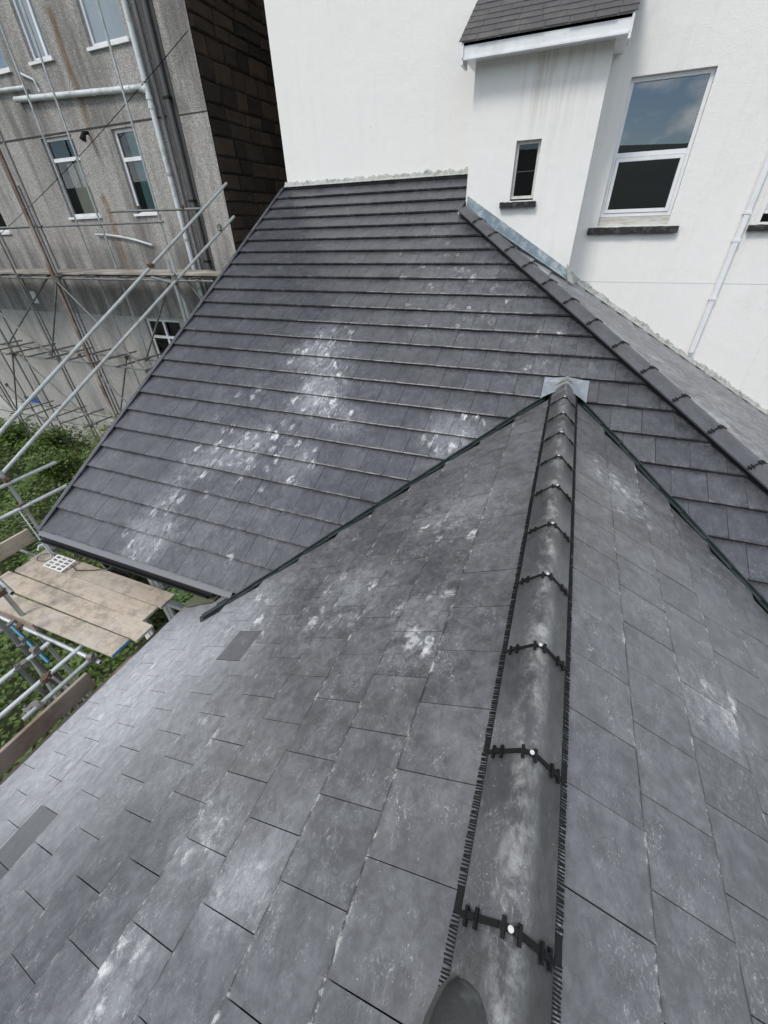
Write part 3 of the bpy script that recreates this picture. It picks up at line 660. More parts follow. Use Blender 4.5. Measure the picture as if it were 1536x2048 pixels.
def window(parent, a, b, z0, z1, y, fr=.055, transoms=(), mullions=(), glass=None, behind=None, dep=.06, sash=None, room=.9, fmat=None):
    """upvc window filling the opening a..b, z0..z1 at depth plane y (facing -Y)"""
    fmat = fmat or M_white_pl; f = MB(); yb = y+dep; e = .003
    f.box((a+e, y, z0+e), (a+fr, yb, z1-e)); f.box((b-fr, y, z0+e), (b-e, yb, z1-e)); f.box((a+fr, y, z0+e), (b-fr, yb, z0+fr)); f.box((a+fr, y, z1-fr), (b-fr, yb, z1-e))
    for tz in transoms: f.box((a+fr, y-.004, tz-fr*.55), (b-fr, yb, tz+fr*.55))
    for mx in mullions: f.box((mx-fr*.5, y-.002, z0+fr), (mx+fr*.5, yb, z1-fr))
    w = f.build('window', fmat, parent)
    zs = [z0+fr]+[v for tz in transoms for v in (tz-fr*.55, tz+fr*.55)]+[z1-fr]
    xs = [a+fr]+[v for mx in mullions for v in (mx-fr*.5, mx+fr*.5)]+[b-fr]
    for i in range(0, len(zs), 2):
        for j in range(0, len(xs), 2):
            x0, x1, p0, p1 = xs[j], xs[j+1], zs[i], zs[i+1]
            if sash and i//2 in sash:
                s_ = MB(); sf = .05; ys2 = y-.012
                s_.box((x0+.004, ys2, p0+.004), (x0+sf, yb-.01, p1-.004)); s_.box((x1-sf, ys2, p0+.004), (x1-.004, yb-.01, p1-.004)); s_.box((x0+sf, ys2, p0+.004), (x1-sf, yb-.01, p0+sf)); s_.box((x0+sf, ys2, p1-sf), (x1-sf, yb-.01, p1-.004))
                s_.build('sash', fmat, w)
                x0, x1, p0, p1 = x0+sf, x1-sf, p0+sf, p1-sf
            MB().add([(x0, y+.03, p0), (x1, y+.03, p0), (x1, y+.03, p1), (x0, y+.03, p1)], [(0, 1, 2, 3)]).build('pane', glass or M_glass, w)
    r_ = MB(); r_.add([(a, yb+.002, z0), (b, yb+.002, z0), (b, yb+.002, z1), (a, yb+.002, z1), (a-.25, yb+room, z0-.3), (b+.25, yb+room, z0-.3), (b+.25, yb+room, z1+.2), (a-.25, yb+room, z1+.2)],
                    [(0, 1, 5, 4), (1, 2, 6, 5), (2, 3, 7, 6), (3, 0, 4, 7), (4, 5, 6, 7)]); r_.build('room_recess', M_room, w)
    if behind: behind(w, a+fr, b-fr, z0+fr, z1-fr, y+.052)
    return w
def drape(material, x0f, x1f, z0f=0., z1f=1., amp=.006):
    def fn(w, a, b, z0, z1, y):
        n = 36; v = []; xa, xb = a+(b-a)*x0f, a+(b-a)*x1f; za, zb = z0+(z1-z0)*z0f, z0+(z1-z0)*z1f
        for i in range(n+1):
            x = xa+(xb-xa)*i/n; yy = y+amp*math.sin(i*1.5)+amp*.5*math.sin(i*.7); v += [(x, yy, za), (x, yy, zb)]
        MB().add(v, [(2*i, 2*i+2, 2*i+3, 2*i+1) for i in range(n)]).build('curtain', material, w, True)
    return fn
YE = 2.42
eh = [(-5.45, -4.66, -5.6, -3.75), (-4.62, -3.75, -5.6, -3.75)]
hole_wall('y', YE, (-5.62, -3.15), (GZ, zmain(EAVE_Y)+.1), eh, .1, 'wall', M_render, lean)
for (a, b_, z0, z1) in eh: window(lean, a, b_, z0, z1, YE+.02, .07, (-4.45,), (), M_glass2, None, .06, None, .6)
side = MB(); side.add([(-5.62, YE, GZ), (-5.62, YW, GZ), (-5.62, YW, zmain(YW)-.13), (-5.62, YE, zmain(YE)-.13)], [(0, 1, 2, 3)]); side.build('wall', M_render, lean)
side = MB(); side.add([(HX1-.15, EAVE_Y+.1, GZ), (HX1-.15, YW, GZ), (HX1-.15, YW, zhip(HX1)-.1), (HX1-.15, EAVE_Y+.1, zhip(HX1)-.1)], [(0, 1, 2, 3)]); side.build('wall', M_render, lean)
# cross gable eaves and walls
MB().box((EAVE_X+.03, -1.5, znl(EAVE_X)-.26), (EAVE_X+.05, 2.3, znl(EAVE_X)-.05)).build('fascia', M_black, gable)
MB().box((EAVE_X-.006, -1.5, znl(EAVE_X)-.050), (EAVE_X+.028, 2.3, znl(EAVE_X)-.028)).build('drip_edge', M_black, gable)
MB().add([(-3.2, -1.5, GZ), (-3.2, YE, GZ), (-3.2, YE, znl(-3.2)-.12), (-3.2, -1.5, znl(-3.2)-.12)], [(0, 1, 2, 3)]).build('wall', M_render, gable)
MB().add([(3.6, -1.5, GZ), (3.6, 2.6, GZ), (3.6, 2.6, znl(3.6)-.12), (3.6, -1.5, znl(3.6)-.12)], [(0, 1, 2, 3)]).build('wall', M_render, gable)
MB().poly([(-3.2, -1.5, GZ), (3.6, -1.5, GZ), (3.6, -1.5, znl(3.6)-.12), (XR, -1.5, -H1-.12), (-3.2, -1.5, znl(-3.2)-.12)], (0, .02, 0)).build('wall', M_render, gable)
bt = MB()
bt.poly([(-3.47, 2.02, znl(-3.47)+.03), (-2.92, 2.02, znl(-2.92)+.03), (-2.9, 2.28, znl(-2.9)+.045), (-3.46, 2.28, znl(-3.46)+.045)], (0, 0, -.02)); bt.build('mortar_bed', M_mortar, gable)
# ------------------------------------------------------------------ white house
house = thing('white_house', 'tall white rendered house with a shallow bay, black sills and white windows behind the roofs', 'house', (0, 11, GZ))
ZT = 9.5  # wall top out of view, raised to cut sky light in the alley
bw = (.25, 1.28, -.10, 1.63); rw = (2.47, 3.3, -.10, 1.63)
hole_wall('y', YW, (-.062, 7.0), (GZ, ZT), [bw, rw], .11, 'wall', M_render, house)
MB().add([(-5.69, YW, GZ), (-1.80, YW, GZ), (-1.80, YW, ZT), (-5.69, YW, ZT), (-5.69, 17, GZ), (-5.69, 17, ZT)], [(0, 1, 2, 3), (4, 0, 3, 5)]).build('wall', M_render, house)
MB().add([(-1.8, YW, 1.9), (-.062, YW, 1.9), (-.062, YW, ZT), (-1.8, YW, ZT)], [(0, 1, 2, 3)]).build('wall', M_render, house)
MB().add([(-5.69, YW, ZT), (7, YW, ZT), (7, 17, ZT), (-5.69, 17, ZT), (7, YW, GZ), (7, 17, GZ)], [(0, 1, 2, 3), (1, 4, 5, 2)]).build('wall', M_render, house)
sw = (-1.155, -.795, .275, .99)
bay = hole_wall('y', YB, (-1.865, -.062), (-1.2, 1.92), [sw], .1, 'bay_wall', M_render, house)
for x_ in (-1.865, -.062): MB().add([(x_, YB, -1.2), (x_, YW+.05, -1.2), (x_, YW+.05, 1.92), (x_, YB, 1.92)], [(0, 1, 2, 3)]).build('bay_wall', M_render, house)
crk = MB(); crk.beam((-.05, YW-.001, -.90), (7, YW-.001, -.915), .004, .012); crk.build('render_joint', simple('render_joint_grey', (.62, .63, .62), .9), house)
w_big = window(house, bw[0], bw[1], bw[2]+.12, bw[3], YW+.07, .05, (.79,), (), M_glass, None, .06, (0,))
MB().poly([(bw[0], YW+.075, bw[2]), (bw[1], YW+.075, bw[2]), (bw[1], YW+.068, bw[2]+.12), (bw[0], YW+.068, bw[2]+.12)], (0, .05, 0)).build('timber_sill', simple('weathered_white_timber', (.55, .54, .50), .8, 0, .2, 9, .3, (1, 1, 8), (.30, .27, .22), .6), w_big)
def sill(a, b_, z0, z1, y, parent):
    v = MB(); n = 14; pts = []
    for i in range(n+1):
        x = a+(b_-a)*i/n; j = lambda: random.uniform(-.005, .005)
        pts += [(x+j(), y-.075+j(), z0+j()), (x+j(), y-.08+j(), z1-.01+j()), (x+j(), y+.05, z1+.006+j()), (x+j(), y+.05, z0)]
    fs = [(4*i+k, 4*i+(k+1) % 4, 4*i+4+(k+1) % 4, 4*i+4+k) for i in range(n) for k in range(4)]+[(0, 1, 2, 3), (4*n+3, 4*n+2, 4*n+1, 4*n)]
    v.add(pts, fs); v.build('sill', M_stonesill, parent)
sill(.115, 1.43, -.215, -.145+.03, YW, w_big)
w_small = window(house, sw[0], sw[1], sw[2]+.02, sw[3], YB+.07, .04, (), (), M_glass2, None, .05, None, .5, simple('old_white_timber', (.58, .57, .53), .7, 0, .15, 12, .2, (1, 1, 1), (.3, .29, .26), .6))
MB().box((-1.12, YB+.092, .632), (-.83, YB+.104, .640)).build('glazing_bar', M_pipe_d, w_small)
sill(-1.29, -.735, .185, .262, YB, w_small)
w_r = window(house, rw[0], rw[1], rw[2]+.1, rw[3], YW+.07, .05, (.79,), (), M_glass, None, .06, (0,))
sill(rw[0]-.12, rw[1]+.12, -.21, -.13, YW, w_r)
# downpipe
dp = MB().box((2.225, YW-.085, -1.97), (2.29, YW-.02, 3.4)).build('downpipe', M_white_pl, house)
for z_ in (.02, -.32, -1.12, 1.2): 
    MB().box((2.213, YW-.093, z_-.018), (2.302, YW-.001, z_+.018)).build('bracket', M_white_pl, dp)
# little slate roof over the bay
fa = MB(); fa.box((-2.0, 8.02, 1.86), (.07, 8.05, 2.03)); fa.box((-2.0, 8.0, 1.845), (.075, 8.06, 1.865)); fa.build('fascia', M_white_pl, house)
so_ = MB(); so_.box((-1.99, 8.05, 1.875), (.065, YW, 1.89)); so_.build('soffit', M_white_pl, house)
MB().box((-2.015, 8.0, 1.80), (-1.985, 8.30, 2.02)).build('barge_end', M_white_pl, house); MB().box((.07, 8.0, 1.80), (.10, 8.30, 2.02)).build('barge_end', M_white_pl, house)
sly, slz = .84, .5424
bd = MB().poly([(-2.0, 8.02, 2.01), (.09, 8.02, 2.01), (.09, YW, 2.01+.93*.645), (-2.0, YW, 2.01+.93*.645)], (0, 0, -.03)).build('slate_roof', M_deck, house)
rs_ = random.Random(3)
for k in range(7):
    x = -2.06-(.15 if k % 2 else 0)
    while x < .12:
        w_ = rs_.uniform(.22, .34); x1 = min(x+w_-.005, .125); xa = max(x, -2.05)
        if x1-xa > .03:
            v0, v1 = k*.165-.03, k*.165+.23; zt_ = lambda v: 2.02+v*slz
            jt = rs_.uniform(-.008, .008); lf = rs_.uniform(0, .004); sk = rs_.uniform(-.006, .006)
            MB().poly([(xa, 8.0+(v0+jt)*sly, zt_(v0+jt)+.013+lf), (x1, 8.0+(v0+jt+sk)*sly, zt_(v0+jt+sk)+.013+lf), (x1, 8.0+v1*sly, zt_(v1)+.004), (xa, 8.0+v1*sly, zt_(v1)+.004)], (0, .003, -.006)).build('slate', M_slate, bd)
        x += w_
# ------------------------------------------------------------------ pebbledashed building on the left
pb = thing('pebbledash_building', 'old grey pebbledashed building with rust streaks and white windows behind the scaffolding', 'building', (-14, 12, GZ))
XC = -7.66
wins = dict(w1=(-12.98, -11.85, .42, 2.0), w2=(-10.52, -9.80, .42, 1.98), u1=(-12.28, -11.6, 3.22, 4.9), u2=(-10.37, -9.27, 3.22, 4.9), u0=(-14.2, -13.1, 3.2, 4.9), lo=(-11.55, -10.2, -3.35, -2.05), l0=(-16.6, -15.9, .15, 1.9))
door = (-20.0, -19.05, GZ, -5.3)
hole_wall('y', YL, (-26, XC), (GZ, 11), list(wins.values())+[door], .12, 'wall', M_pebble, pb)  # top raised beyond view to keep sky light off the flank
MB().add([(-26, YL, 11), (XC, YL, 11), (XC, 17, 11), (-26, 17, 11), (-26, YL, GZ), (-26, 17, GZ)], [(0, 1, 2, 3), (0, 3, 5, 4)]).build('wall', M_pebble, pb)
kw = dict(glass=M_glass2, fr=.065)
window(pb, *wins['w1'], YL+.07, transoms=(1.58,), behind=drape(M_blind, .35, 1, 0, .70, .002), **kw)
window(pb, *wins['w2'], YL+.07, transoms=(1.45,), behind=drape(M_tealcloth, .4, 1, 0, 1, .006), **kw)
window(pb, *wins['u1'], YL+.07, behind=drape(M_curtain, 0, 1), mullions=(-11.82,), **kw)
window(pb, *wins['u2'], YL+.07, behind=drape(M_curtain, 0, 1), **kw)
window(pb, *wins['u0'], YL+.07, behind=drape(M_curtain, 0, 1), **kw)
window(pb, *wins['lo'], YL+.07, transoms=(-2.55,), mullions=(-10.9,), **kw)
window(pb, *wins['l0'], YL+.07, transoms=(1.3,), **kw)
for k_, (a, b_, z0, z1) in wins.items():
    if k_ == 'lo': continue
    MB().box((a-.06, YL-.05, z0-.05), (b_+.06, YL+.08, z0-.002)).build('sill', M_white_pl, pb)
dr_ = MB().box((door[0]+.003, YL+.06, GZ), (door[1]-.003, YL+.11, door[3]-.003)).build('door', M_door, pb); MB().tube([(door[1]-.12, YL+.01, -6.0), (door[1]-.22, YL+.01, -6.0)], .012, 8).build('handle', M_galv, dr_)
ln = MB(); ln.box((-26, YL-.014, 2.035), (-8.75, YL+.01, 2.06)); ln.build('string_line', simple('dark_string_line', (.06, .055, .05), .95), pb)
MB().box((-8.42, YL-.010, 2.03), (XC-.002, YL+.01, 2.045)).build('string_line', bpy.data.materials['dark_string_line'], pb)
MB().box((-26, YL-.022, GZ), (-12.5, YL+.01, -5.55)).build('plinth', simple('pale_plinth', (.50, .49, .46), .95, 0, .2, 6, .4, (1, 1, 1), (.24, .23, .2), .6), pb)
# pilaster-like returns beside the stack
MB().box((-8.72, YL-.02, -3), (-8.42, YL+.01, 8)).build('pipe_chase', simple('dark_chase_render', (.075, .072, .07), .95, 0, .4, 8, .5, (1, 1, .3)), pb)  # plain dark strip behind the downpipe
# stone flank: blocks laid one by one
sf_ = MB().add([(XC-.03, YL, GZ), (XC-.03, 17, GZ), (XC-.03, 17, 11), (XC-.03, YL, 11)], [(0, 1, 2, 3)]).build('flank_wall', simple('dark_mortar', (.03, .024, .019), .95), pb)
MB().box((XC-.02, 14.0, GZ), (-5.70, 14.2, 11)).build('alley_sky_blocker', simple('dark_blocker_stone', (.05, .042, .035), .95), pb)  # unseen wall added across the alley to block sky light from the flank
rs_ = random.Random(11); z = -1.6
while z < 5.2:
    hh = rs_.uniform(.2, .34); y = YL+.03-rs_.uniform(0, .0)
    while y < 13.2:
        ln_ = rs_.uniform(.35, .75); pd = rs_.uniform(0, .035); j = lambda: rs_.uniform(-.014, .014); g_ = .012
        a, b_, c0, c1 = y+g_, y+ln_-g_, z+g_, z+hh-g_
        q = [(a+j(), c0+j()), (b_+j(), c0+j()), (b_+j(), c1+j()), (a+j(), c1+j())]
        m4 = [((a+b_)/2+j()*2, c0+j()*.6), (b_+j()*.6, (c0+c1)/2), ((a+b_)/2+j()*2, c1+j()*.6), (a+j()*.6, (c0+c1)/2)]
        ring = [q[0], m4[0], q[1], m4[1], q[2], m4[2], q[3], m4[3]]; cy, cz = (a+b_)/2, (c0+c1)/2
        vs = [(XC-.05, p[0], p[1]) for p in ring]+[(XC-.012+pd*.4, p[0], p[1]) for p in ring]+[(XC+pd+.012*rs_.random(), cy+(p[0]-cy)*.86, cz+(p[1]-cz)*.8) for p in ring]
        fs = [(i, (i+1) % 8, 8+(i+1) % 8, 8+i) for i in range(8)]+[(8+i, 8+(i+1) % 8, 16+(i+1) % 8, 16+i) for i in range(8)]+[tuple(range(16, 24))]
        MB().add(vs, fs).build('stone', M_stone, sf_); y += ln_
    z += hh
# pipes on the facade
sp = MB(); sp.tube([(-9.03, YL-.085, 8), (-9.03, YL-.085, -1.9), (-9.03, YL-.085, -6.9)], .055, 14); sp = sp.build('soil_stack', M_pipe_w, pb); auto_smooth(sp)
for z_ in (2.20, 2.34, 2.60, 1.1, -.15, -1.2): MB().tube([(-9.03, YL-.085, z_-.03), (-9.03, YL-.085, z_+.03)], .066, 14).build('socket', M_galv if z_ < 2 else M_pipe_w, sp)
bp = MB(); bp.tube([(-13.2, YL-.085, 2.70), (-9.05, YL-.085, 2.50)], .052, 12); bp.tube([(-9.22, YL-.085, 2.507), (-9.03, YL-.085, 2.46)], .068, 12); bp = auto_smooth(bp.build('branch_pipe', M_pipe_w, pb))
for x_ in (-9.5, -10.6, -11.9, -12.6): MB().tube([(x_-.03, YL-.085, 2.70-(x_+13.2)*.0482), (x_+.03, YL-.085, 2.697-(x_+13.2)*.0482)], .060, 12).build('socket', M_pipe_w, bp)
auto_smooth(MB().tube([(-15, YL-.07, 2.95), (-12.7, YL-.07, 2.86)], .038, 10).build('branch_pipe', M_pipe_w, pb))
auto_smooth(MB().tube([(-12.75, YL-.06, 3.1), (-12.35, YL-.06, 2.95), (-12.3, YL-.06, 2.74)], .022, 8).build('waste_pipe', M_pipe_w, pb))
auto_smooth(MB().tube([(-12.2, YL-.06, .02), (-11.8, YL-.06, .01), (-11.3, YL-.06, -.04), (-10.8, YL-.06, -.12), (-10.25, YL-.06, -.24)], .026, 10).build('waste_pipe', M_pipe_w, pb))
auto_smooth(MB().tube([(-8.55, YL-.075, 8), (-8.55, YL-.075, -6.9)], .048, 12).build('downpipe', M_pipe_d, pb))
auto_smooth(MB().tube([(-8.80, YL-.06, 8), (-8.80, YL-.06, -6.9)], .03, 10).build('downpipe', M_pipe_d, pb))
for z_ in (2.3, .6, -.6): MB().box((-8.63, YL-.13, z_-.02), (-8.47, YL, z_+.02)).build('pipe_bracket', M_black, pb)
lp = MB(); lp.tube([(-11.26, YL, 1.98), (-11.26, YL-.12, 1.96), (-11.26, YL-.2, 1.84)], [.03, .045, .07], 10); lp.build('wall_lamp', M_black, pb)
MB().box((-16.35, YL-.03, -1.76), (-16.05, YL-.002, -1.42)).build('wall_plate', simple('pale_notice_plate', (.55, .60, .58), .6), pb)
MB().box((-13.2, YL-.05, -5.95), (-13.0, YL, -5.75)).build('meter_box', M_black, pb)
# ------------------------------------------------------------------ scaffolding
TR = .0242
def coupler_mesh():
    b = MB(); b.tube([(-.03, 0, 0), (.03, 0, 0)], .036, 9); b.tube([(0, -.03, .052), (0, .03, .052)], .036, 9); b.box((-.028, -.028, .015), (.028, .028, .042))
    b.tube([(-.012, .03, -.01), (-.012, .058, -.01)], .008, 6); b.tube([(.03, .012, .055), (.058, .012, .055)], .008, 6); b.box((-.045, -.012, -.045), (-.02, .014, .02)); return b
CPM = [coupler_mesh().mesh('coupler', M_coupler), coupler_mesh().mesh('coupler', M_rust)]
def coupler(p, parent, rot=None, rusty=0):
    M = Matrix.Translation(Vector(p)) @ (Matrix.Rotation(rot if rot is not None else random.uniform(0, 6), 4, 'Z')) @ Matrix.Rotation(random.choice((0, math.pi/2)), 4, 'X')
    return obj('coupler', CPM[1 if random.random() < .35 or rusty else 0], parent, M)
def stube(name, p, q, parent, material, r=TR, n=10): return auto_smooth(MB().tube([p, q], r, n, hollow=True).build(name, material, parent), 50)
sc = thing('facade_scaffold', 'tall tube and board scaffold standing against the grey pebbledashed building', 'scaffolding', (-12, 8.4, GZ))
YF, YK = 7.98, 8.9
front = [-18.0, -16.3, -14.15, -12.45]; backs = [-17.6, -15.6, -13.7, -12.22, -11.36, -9.33]
for x in front: stube('standard', (x, YF, GZ), (x, YF, 4.6 if x < -13 else 1.0), sc, M_galv_d)
for x in backs: stube('standard', (x, YK, GZ), (x, YK, 7.0), sc, M_galv_d if x < -13 else M_galv)
stube('standard', (-8.62, 8.25, GZ), (-8.62, 8.25, -.35), sc, M_galv)
MB().beam((-12.62, YF-.03, GZ), (-12.55, YF-.03, 2.2), .11, .05, (0, 1, 0)).build('timber_pole', M_pole, sc)
for z_ in (-.88, -3.08, -5.3):
    for y in (YF+.05, YK-.05):
        stube('ledger', (-19.5, y, z_), (-7.35 if z_ > -1 else (-8.8 if z_ > -4 else -12.2), y, z_-.02), sc, M_galv_d)
    for x in front+backs: coupler((x, YF+.02 if x in front else YK-.02, z_), sc)
xs_ = [-17.9, -17.0, -16.0, -15.1, -14.1, -13.3, -12.2, -11.1, -10.1, -9.2]
for x in xs_:
    for z_ in (-3.04, -5.26):
        if z_ < -4 and x > -12.5: continue
        stube('transom', (x-random.uniform(0, .2), YF-.25, z_+.045), (x+random.uniform(-.1, .1), YK+.32, z_+.05), sc, M_galv_d)
for x in [-17.5, -16.3, -15.0, -13.7, -12.4, -11.2, -10.0, -8.8, -7.8]: stube('transom', (x, YF-.12, -.835), (x, YK+.2, -.835), sc, M_galv_d)
for p, q in (((-12.5, YF-.05, -.95), (-14.3, YF-.05, -3.0)), ((-12.5, YF-.05, -.95), (-10.4, YF-.05, -3.1)), ((-16.0, YF-.05, -3.0), (-13.7, YF-.05, -5.1)), ((-13.0, YF-.05, -2.85), (-11.0, YF-.05, -4.9)), ((-14.3, YF-.05, -2.9), (-17.6, YF-.05, -.4)), ((-8.4, 8.3, -.9), (-7.5, 8.3, -2.2)), ((-17.6, YF-.05, -4.2), (-15.9, YF-.05, -6.2))):
    stube('brace', p, q, sc, M_galv_d); coupler(p, sc); coupler(q, sc)
for x in (-19.6, -20.8): stube('standard', (x, YF, GZ), (x, YF, 1.5), sc, M_galv_d)
for x in (-18.9, -20.3): stube('standard', (x, YK, GZ), (x, YK, 2.5), sc, M_galv_d)
for p, q in (((-18.0, YF-.06, -5.3), (-16.2, YF-.06, -3.0)), ((-17.9, YK-.1, -3.0), (-14.1, YK-.1, -.9)), ((-19.4, YF-.06, -3.1), (-18.0, YF-.06, -5.2)), ((-13.7, YK-.1, -5.2), (-12.2, YK-.1, -3.1)), ((-11.4, YK-.1, -3.1), (-9.4, YK-.1, -.9))):
    stube('brace', p, q, sc, M_galv_d); coupler(p, sc); coupler(q, sc)
for y in (YF+.04, YK-.04): stube('guard_rail', (-19.5, y, .25), (-12.3 if y < 8.5 else -9.2, y, .22), sc, M_galv_d)
stube('rail', (-10.2, 8.35, .44), (-7.45, 8.35, .40), sc, M_galv_d); coupler((-9.33, 8.4, .43), sc); coupler((-8.0, 8.35, .41), sc)
for i in range(4):
    y = YF+.1+i*.235
    for a, b_ in ((-19.4, -15.6), (-15.58, -11.7), (-11.68, -7.22 if i < 3 else -8.2)):
        w_ = random.uniform(-.03, .03); bo = MB().box((a, y, -.802+w_*.2), (b_+w_, y+.222, -.764+w_*.2)).build('scaffold_board', M_grey_wood, sc)
# sloping guard rails beside the verge
gr = thing('verge_guard_rails', 'two pale galvanised tubes sloping up beside the left edge of the tiled roof', 'scaffolding', (-6.45, 5, GZ))
def onx(x, y, z): return Vector((x, y, z))
t1a, t1b = Vector((-6.5, 2.574, -2.053)), Vector((-6.5, 8.067, .748)); dd = (t1b-t1a).normalized()
stube('rail', t1a-dd*1.0, t1b, gr, M_galv)
t2a, t2b = Vector((-6.5, 2.70, -2.366)), Vector((-6.5, 8.096, .237)); dd = (t2b-t2a).normalized()
stube('rail', t2a-dd*.55, t2b, gr, M_galv)
stube('standard', (-6.55, 6.17, GZ), (-6.55, 6.17, -.38), gr, M_galv); coupler((-6.52, 6.17, -.66), gr); coupler((-6.5, 5.75, -.43), gr, 0, 1)
stube('brace', (-6.55, 6.2, -.7), (-6.62, 6.9, -2.6), gr, M_galv_d)
stube('putlog', (-6.5, 6.17, -.74), (-7.2, 6.3, -.66), gr, M_galv_d)
coupler((-6.5, 7.6, .03), gr)
# eaves scaffold in the near left corner
es = thing('eaves_scaffold', 'corner of tube scaffolding holding the dusty board platform beside the low eaves', 'scaffolding', (-5, 1.4, GZ))
BZ = -3.60
stube('standard', (-6.36, 2.28, GZ), (-6.36, 2.28, -2.45), es, M_galv)
stube('rail', (-6.33, 1.0, -2.62), (-6.33, 2.9, -2.63), es, M_galv); stube('rail', (-6.32, .9, -2.97), (-6.32, 2.86, -3.0), es, M_steel_bright)
coupler((-6.35, 2.28, -2.62), es, 0, 1); coupler((-6.35, 2.28, -2.98), es, 0, 1)
stube('standard', (-5.20, 1.24, GZ), (-5.20, 1.24, -2.95), es, M_galv); stube('standard', (-4.92, .99, GZ), (-4.92, .99, -3.2), es, M_galv_d)
stube('putlog', (-5.75, 1.40, -3.22), (-5.05, 1.26, -3.20), es, M_galv); coupler((-5.20, 1.25, -3.21), es, 0, 1)
stube('ledger', (-7.0, 1.17, -3.73), (-3.86, 1.165, -3.73), es, M_steel_bright)
stube('ledger', (-7.0, 2.06, -3.72), (-3.9, 2.06, -3.72), es, M_galv_d)
stube('transom', (-4.62, -.7, -3.72), (-4.62, 1.12, -3.70), es, M_steel_bright); stube('transom', (-4.23, -.8, -3.72), (-4.23, 2.1, -3.70), es, M_steel_bright)
stube('transom', (-3.95, .45, -3.68), (-3.95, 1.2, -3.68), es, M_galv); stube('transom', (-5.3, .3, -3.80), (-5.3, 1.25, -3.66), es, M_galv_d)
stube('transom', (-6.15, 1.0, -3.68), (-6.15, 2.3, -3.68), es, M_galv_d); stube('transom', (-4.0, 1.6, -3.66), (-3.98, 2.35, -3.66), es, M_pipe_d); stube('transom', (-5.0, 1.3, -3.67), (-5.0, 2.35, -3.67), es, M_galv_d)
stube('standard', (-4.62, .80, GZ), (-4.62, .80, -3.66), es, M_galv_d)
stube('brace', (-5.0, 1.0, -4.05), (-4.4, .6, -6.3), es, M_galv); stube('brace', (-5.9, 1.25, -4.1), (-5.25, 1.15, -4.45), es, M_blue_tube)
stube('brace', (-5.0, 1.0, -4.2), (-3.8, 1.0, -5.0), es, M_galv_d); stube('brace', (-4.9, 1.05, -4.3), (-3.9, .7, -6.2), es, M_galv_d)
for p in ((-5.2, 1.2, -3.72), (-4.92, 1.0, -3.71), (-4.62, .99, -3.70), (-4.62, .80, -3.70), (-4.23, .85, -3.70), (-3.95, 1.15, -3.70), (-3.95, .6, -3.69), (-4.05, .55, -3.72), (-6.15, 1.2, -3.70), (-5.0, 2.06, -3.70)): coupler(p, es)
def board(p, q, w, th, material, label, endmat=None):
    b = MB(); b.beam(p, q, w, th); o = b.build('scaffold_board', [material, endmat or material])
    if endmat: o.data.polygons[1].material_index = 1; o.data.polygons[0].material_index = 1
    bv = o.modifiers.new('bevel', 'BEVEL'); bv.width = .004; bv.segments = 1
    return tag(o, label, 'board', 'scaffold boards of the eaves platform')
e_ = [2.14, 1.915, 1.682, 1.432]; wd = [.222, .222, .226, .226]
xr_ = [-3.735, -3.775, -3.62, -3.70]; xl_ = [-6.15, -6.12, -6.2, -6.35]; zb_ = [0, -.004, -.012, -.006]
lb = ['dusty scaffold board lying closest under the black gutter, topmost in the platform', 'dusty scaffold board second from the gutter, its end short of the roof', 'dusty scaffold board third from the gutter, reaching farthest towards the near roof', 'dusty scaffold board with a blue painted end, outermost of the platform']
for i in range(4):
    y = e_[i]-.115; sk = (.0, .004, -.01, -.02)[i]
    board((xl_[i], y+sk, BZ-.02+zb_[i]), (xr_[i], y-sk, BZ-.02+zb_[i]), wd[i], .038, M_board, lb[i], M_boardend if i == 3 else None)
def plank(name, p, q, w, th, material, label, up=(0, 0, 1)):
    o = MB().beam(p, q, w, th, up).build(name, material); bv = o.modifiers.new('bevel', 'BEVEL'); bv.width = .004; bv.segments = 1
    return tag(o, label, 'board')
plank('toe_board', (-6.52, 1.2, -3.50), (-6.52, 2.22, -3.50), .038, .22, M_boardl, 'pale toe board on edge across the left end of the platform')
plank('toe_board', (-3.805, -1.2, -3.745), (-3.805, 1.0, -3.745), .038, .215, M_boardy, 'brown toe board on edge running along the near eaves')
plank('walkway_plank', (-3.66, -1.2, -3.885), (-3.66, 1.9, -3.885), .215, .038, M_boardy, 'narrow brown plank lying flat between the toe board and the near eaves')
plank('toe_board', (-6.1, 1.20, -3.70), (-4.95, 1.20, -3.70), .034, .17, M_boardy, 'short weathered toe board on edge under the blue-ended scaffold board')
# ------------------------------------------------------------------ old aerial on the platform
ae = thing('tv_aerial', 'old television aerial with a white slotted reflector dumped on the scaffold boards', 'aerial', (-5.75, 2.0, BZ))
p0, p1 = Vector((-7.35, 2.55, -3.42)), Vector((-5.78, 2.02, -3.52)); dv = (p1-p0).normalized()
ae_b = MB().tube([p0, p1], .011, 8).build('boom', M_galv, ae)
sidev = dv.cross(Vector((0, 0, 1))).normalized()
for i in range(11):
    c = p0+dv*(.1+i*.14); MB().tube([c-sidev*.09+Vector((0, 0, .01)), c+sidev*.09+Vector((0, 0, .012*random.random()))], .004, 6).build('element', M_galv, ae)
rf = Vector((-5.60, 1.98, BZ+.045)); ru = Vector((.92, .02, -.02)).normalized(); rv = Vector((.1, .95, .12)).normalized(); rn_ = ru.cross(rv)
b = MB()
for i in range(5): b.beam(rf+ru*(-.16)+rv*(-.10+.05*i), rf+ru*.16+rv*(-.10+.05*i), .016, .006, tuple(rn_))
for j in range(4): b.beam(rf+ru*(-.16+.107*j)+rv*(-.108), rf+ru*(-.16+.107*j)+rv*.108, .03, .0075, tuple(rn_))
b.build('reflector', M_white_pl, ae)
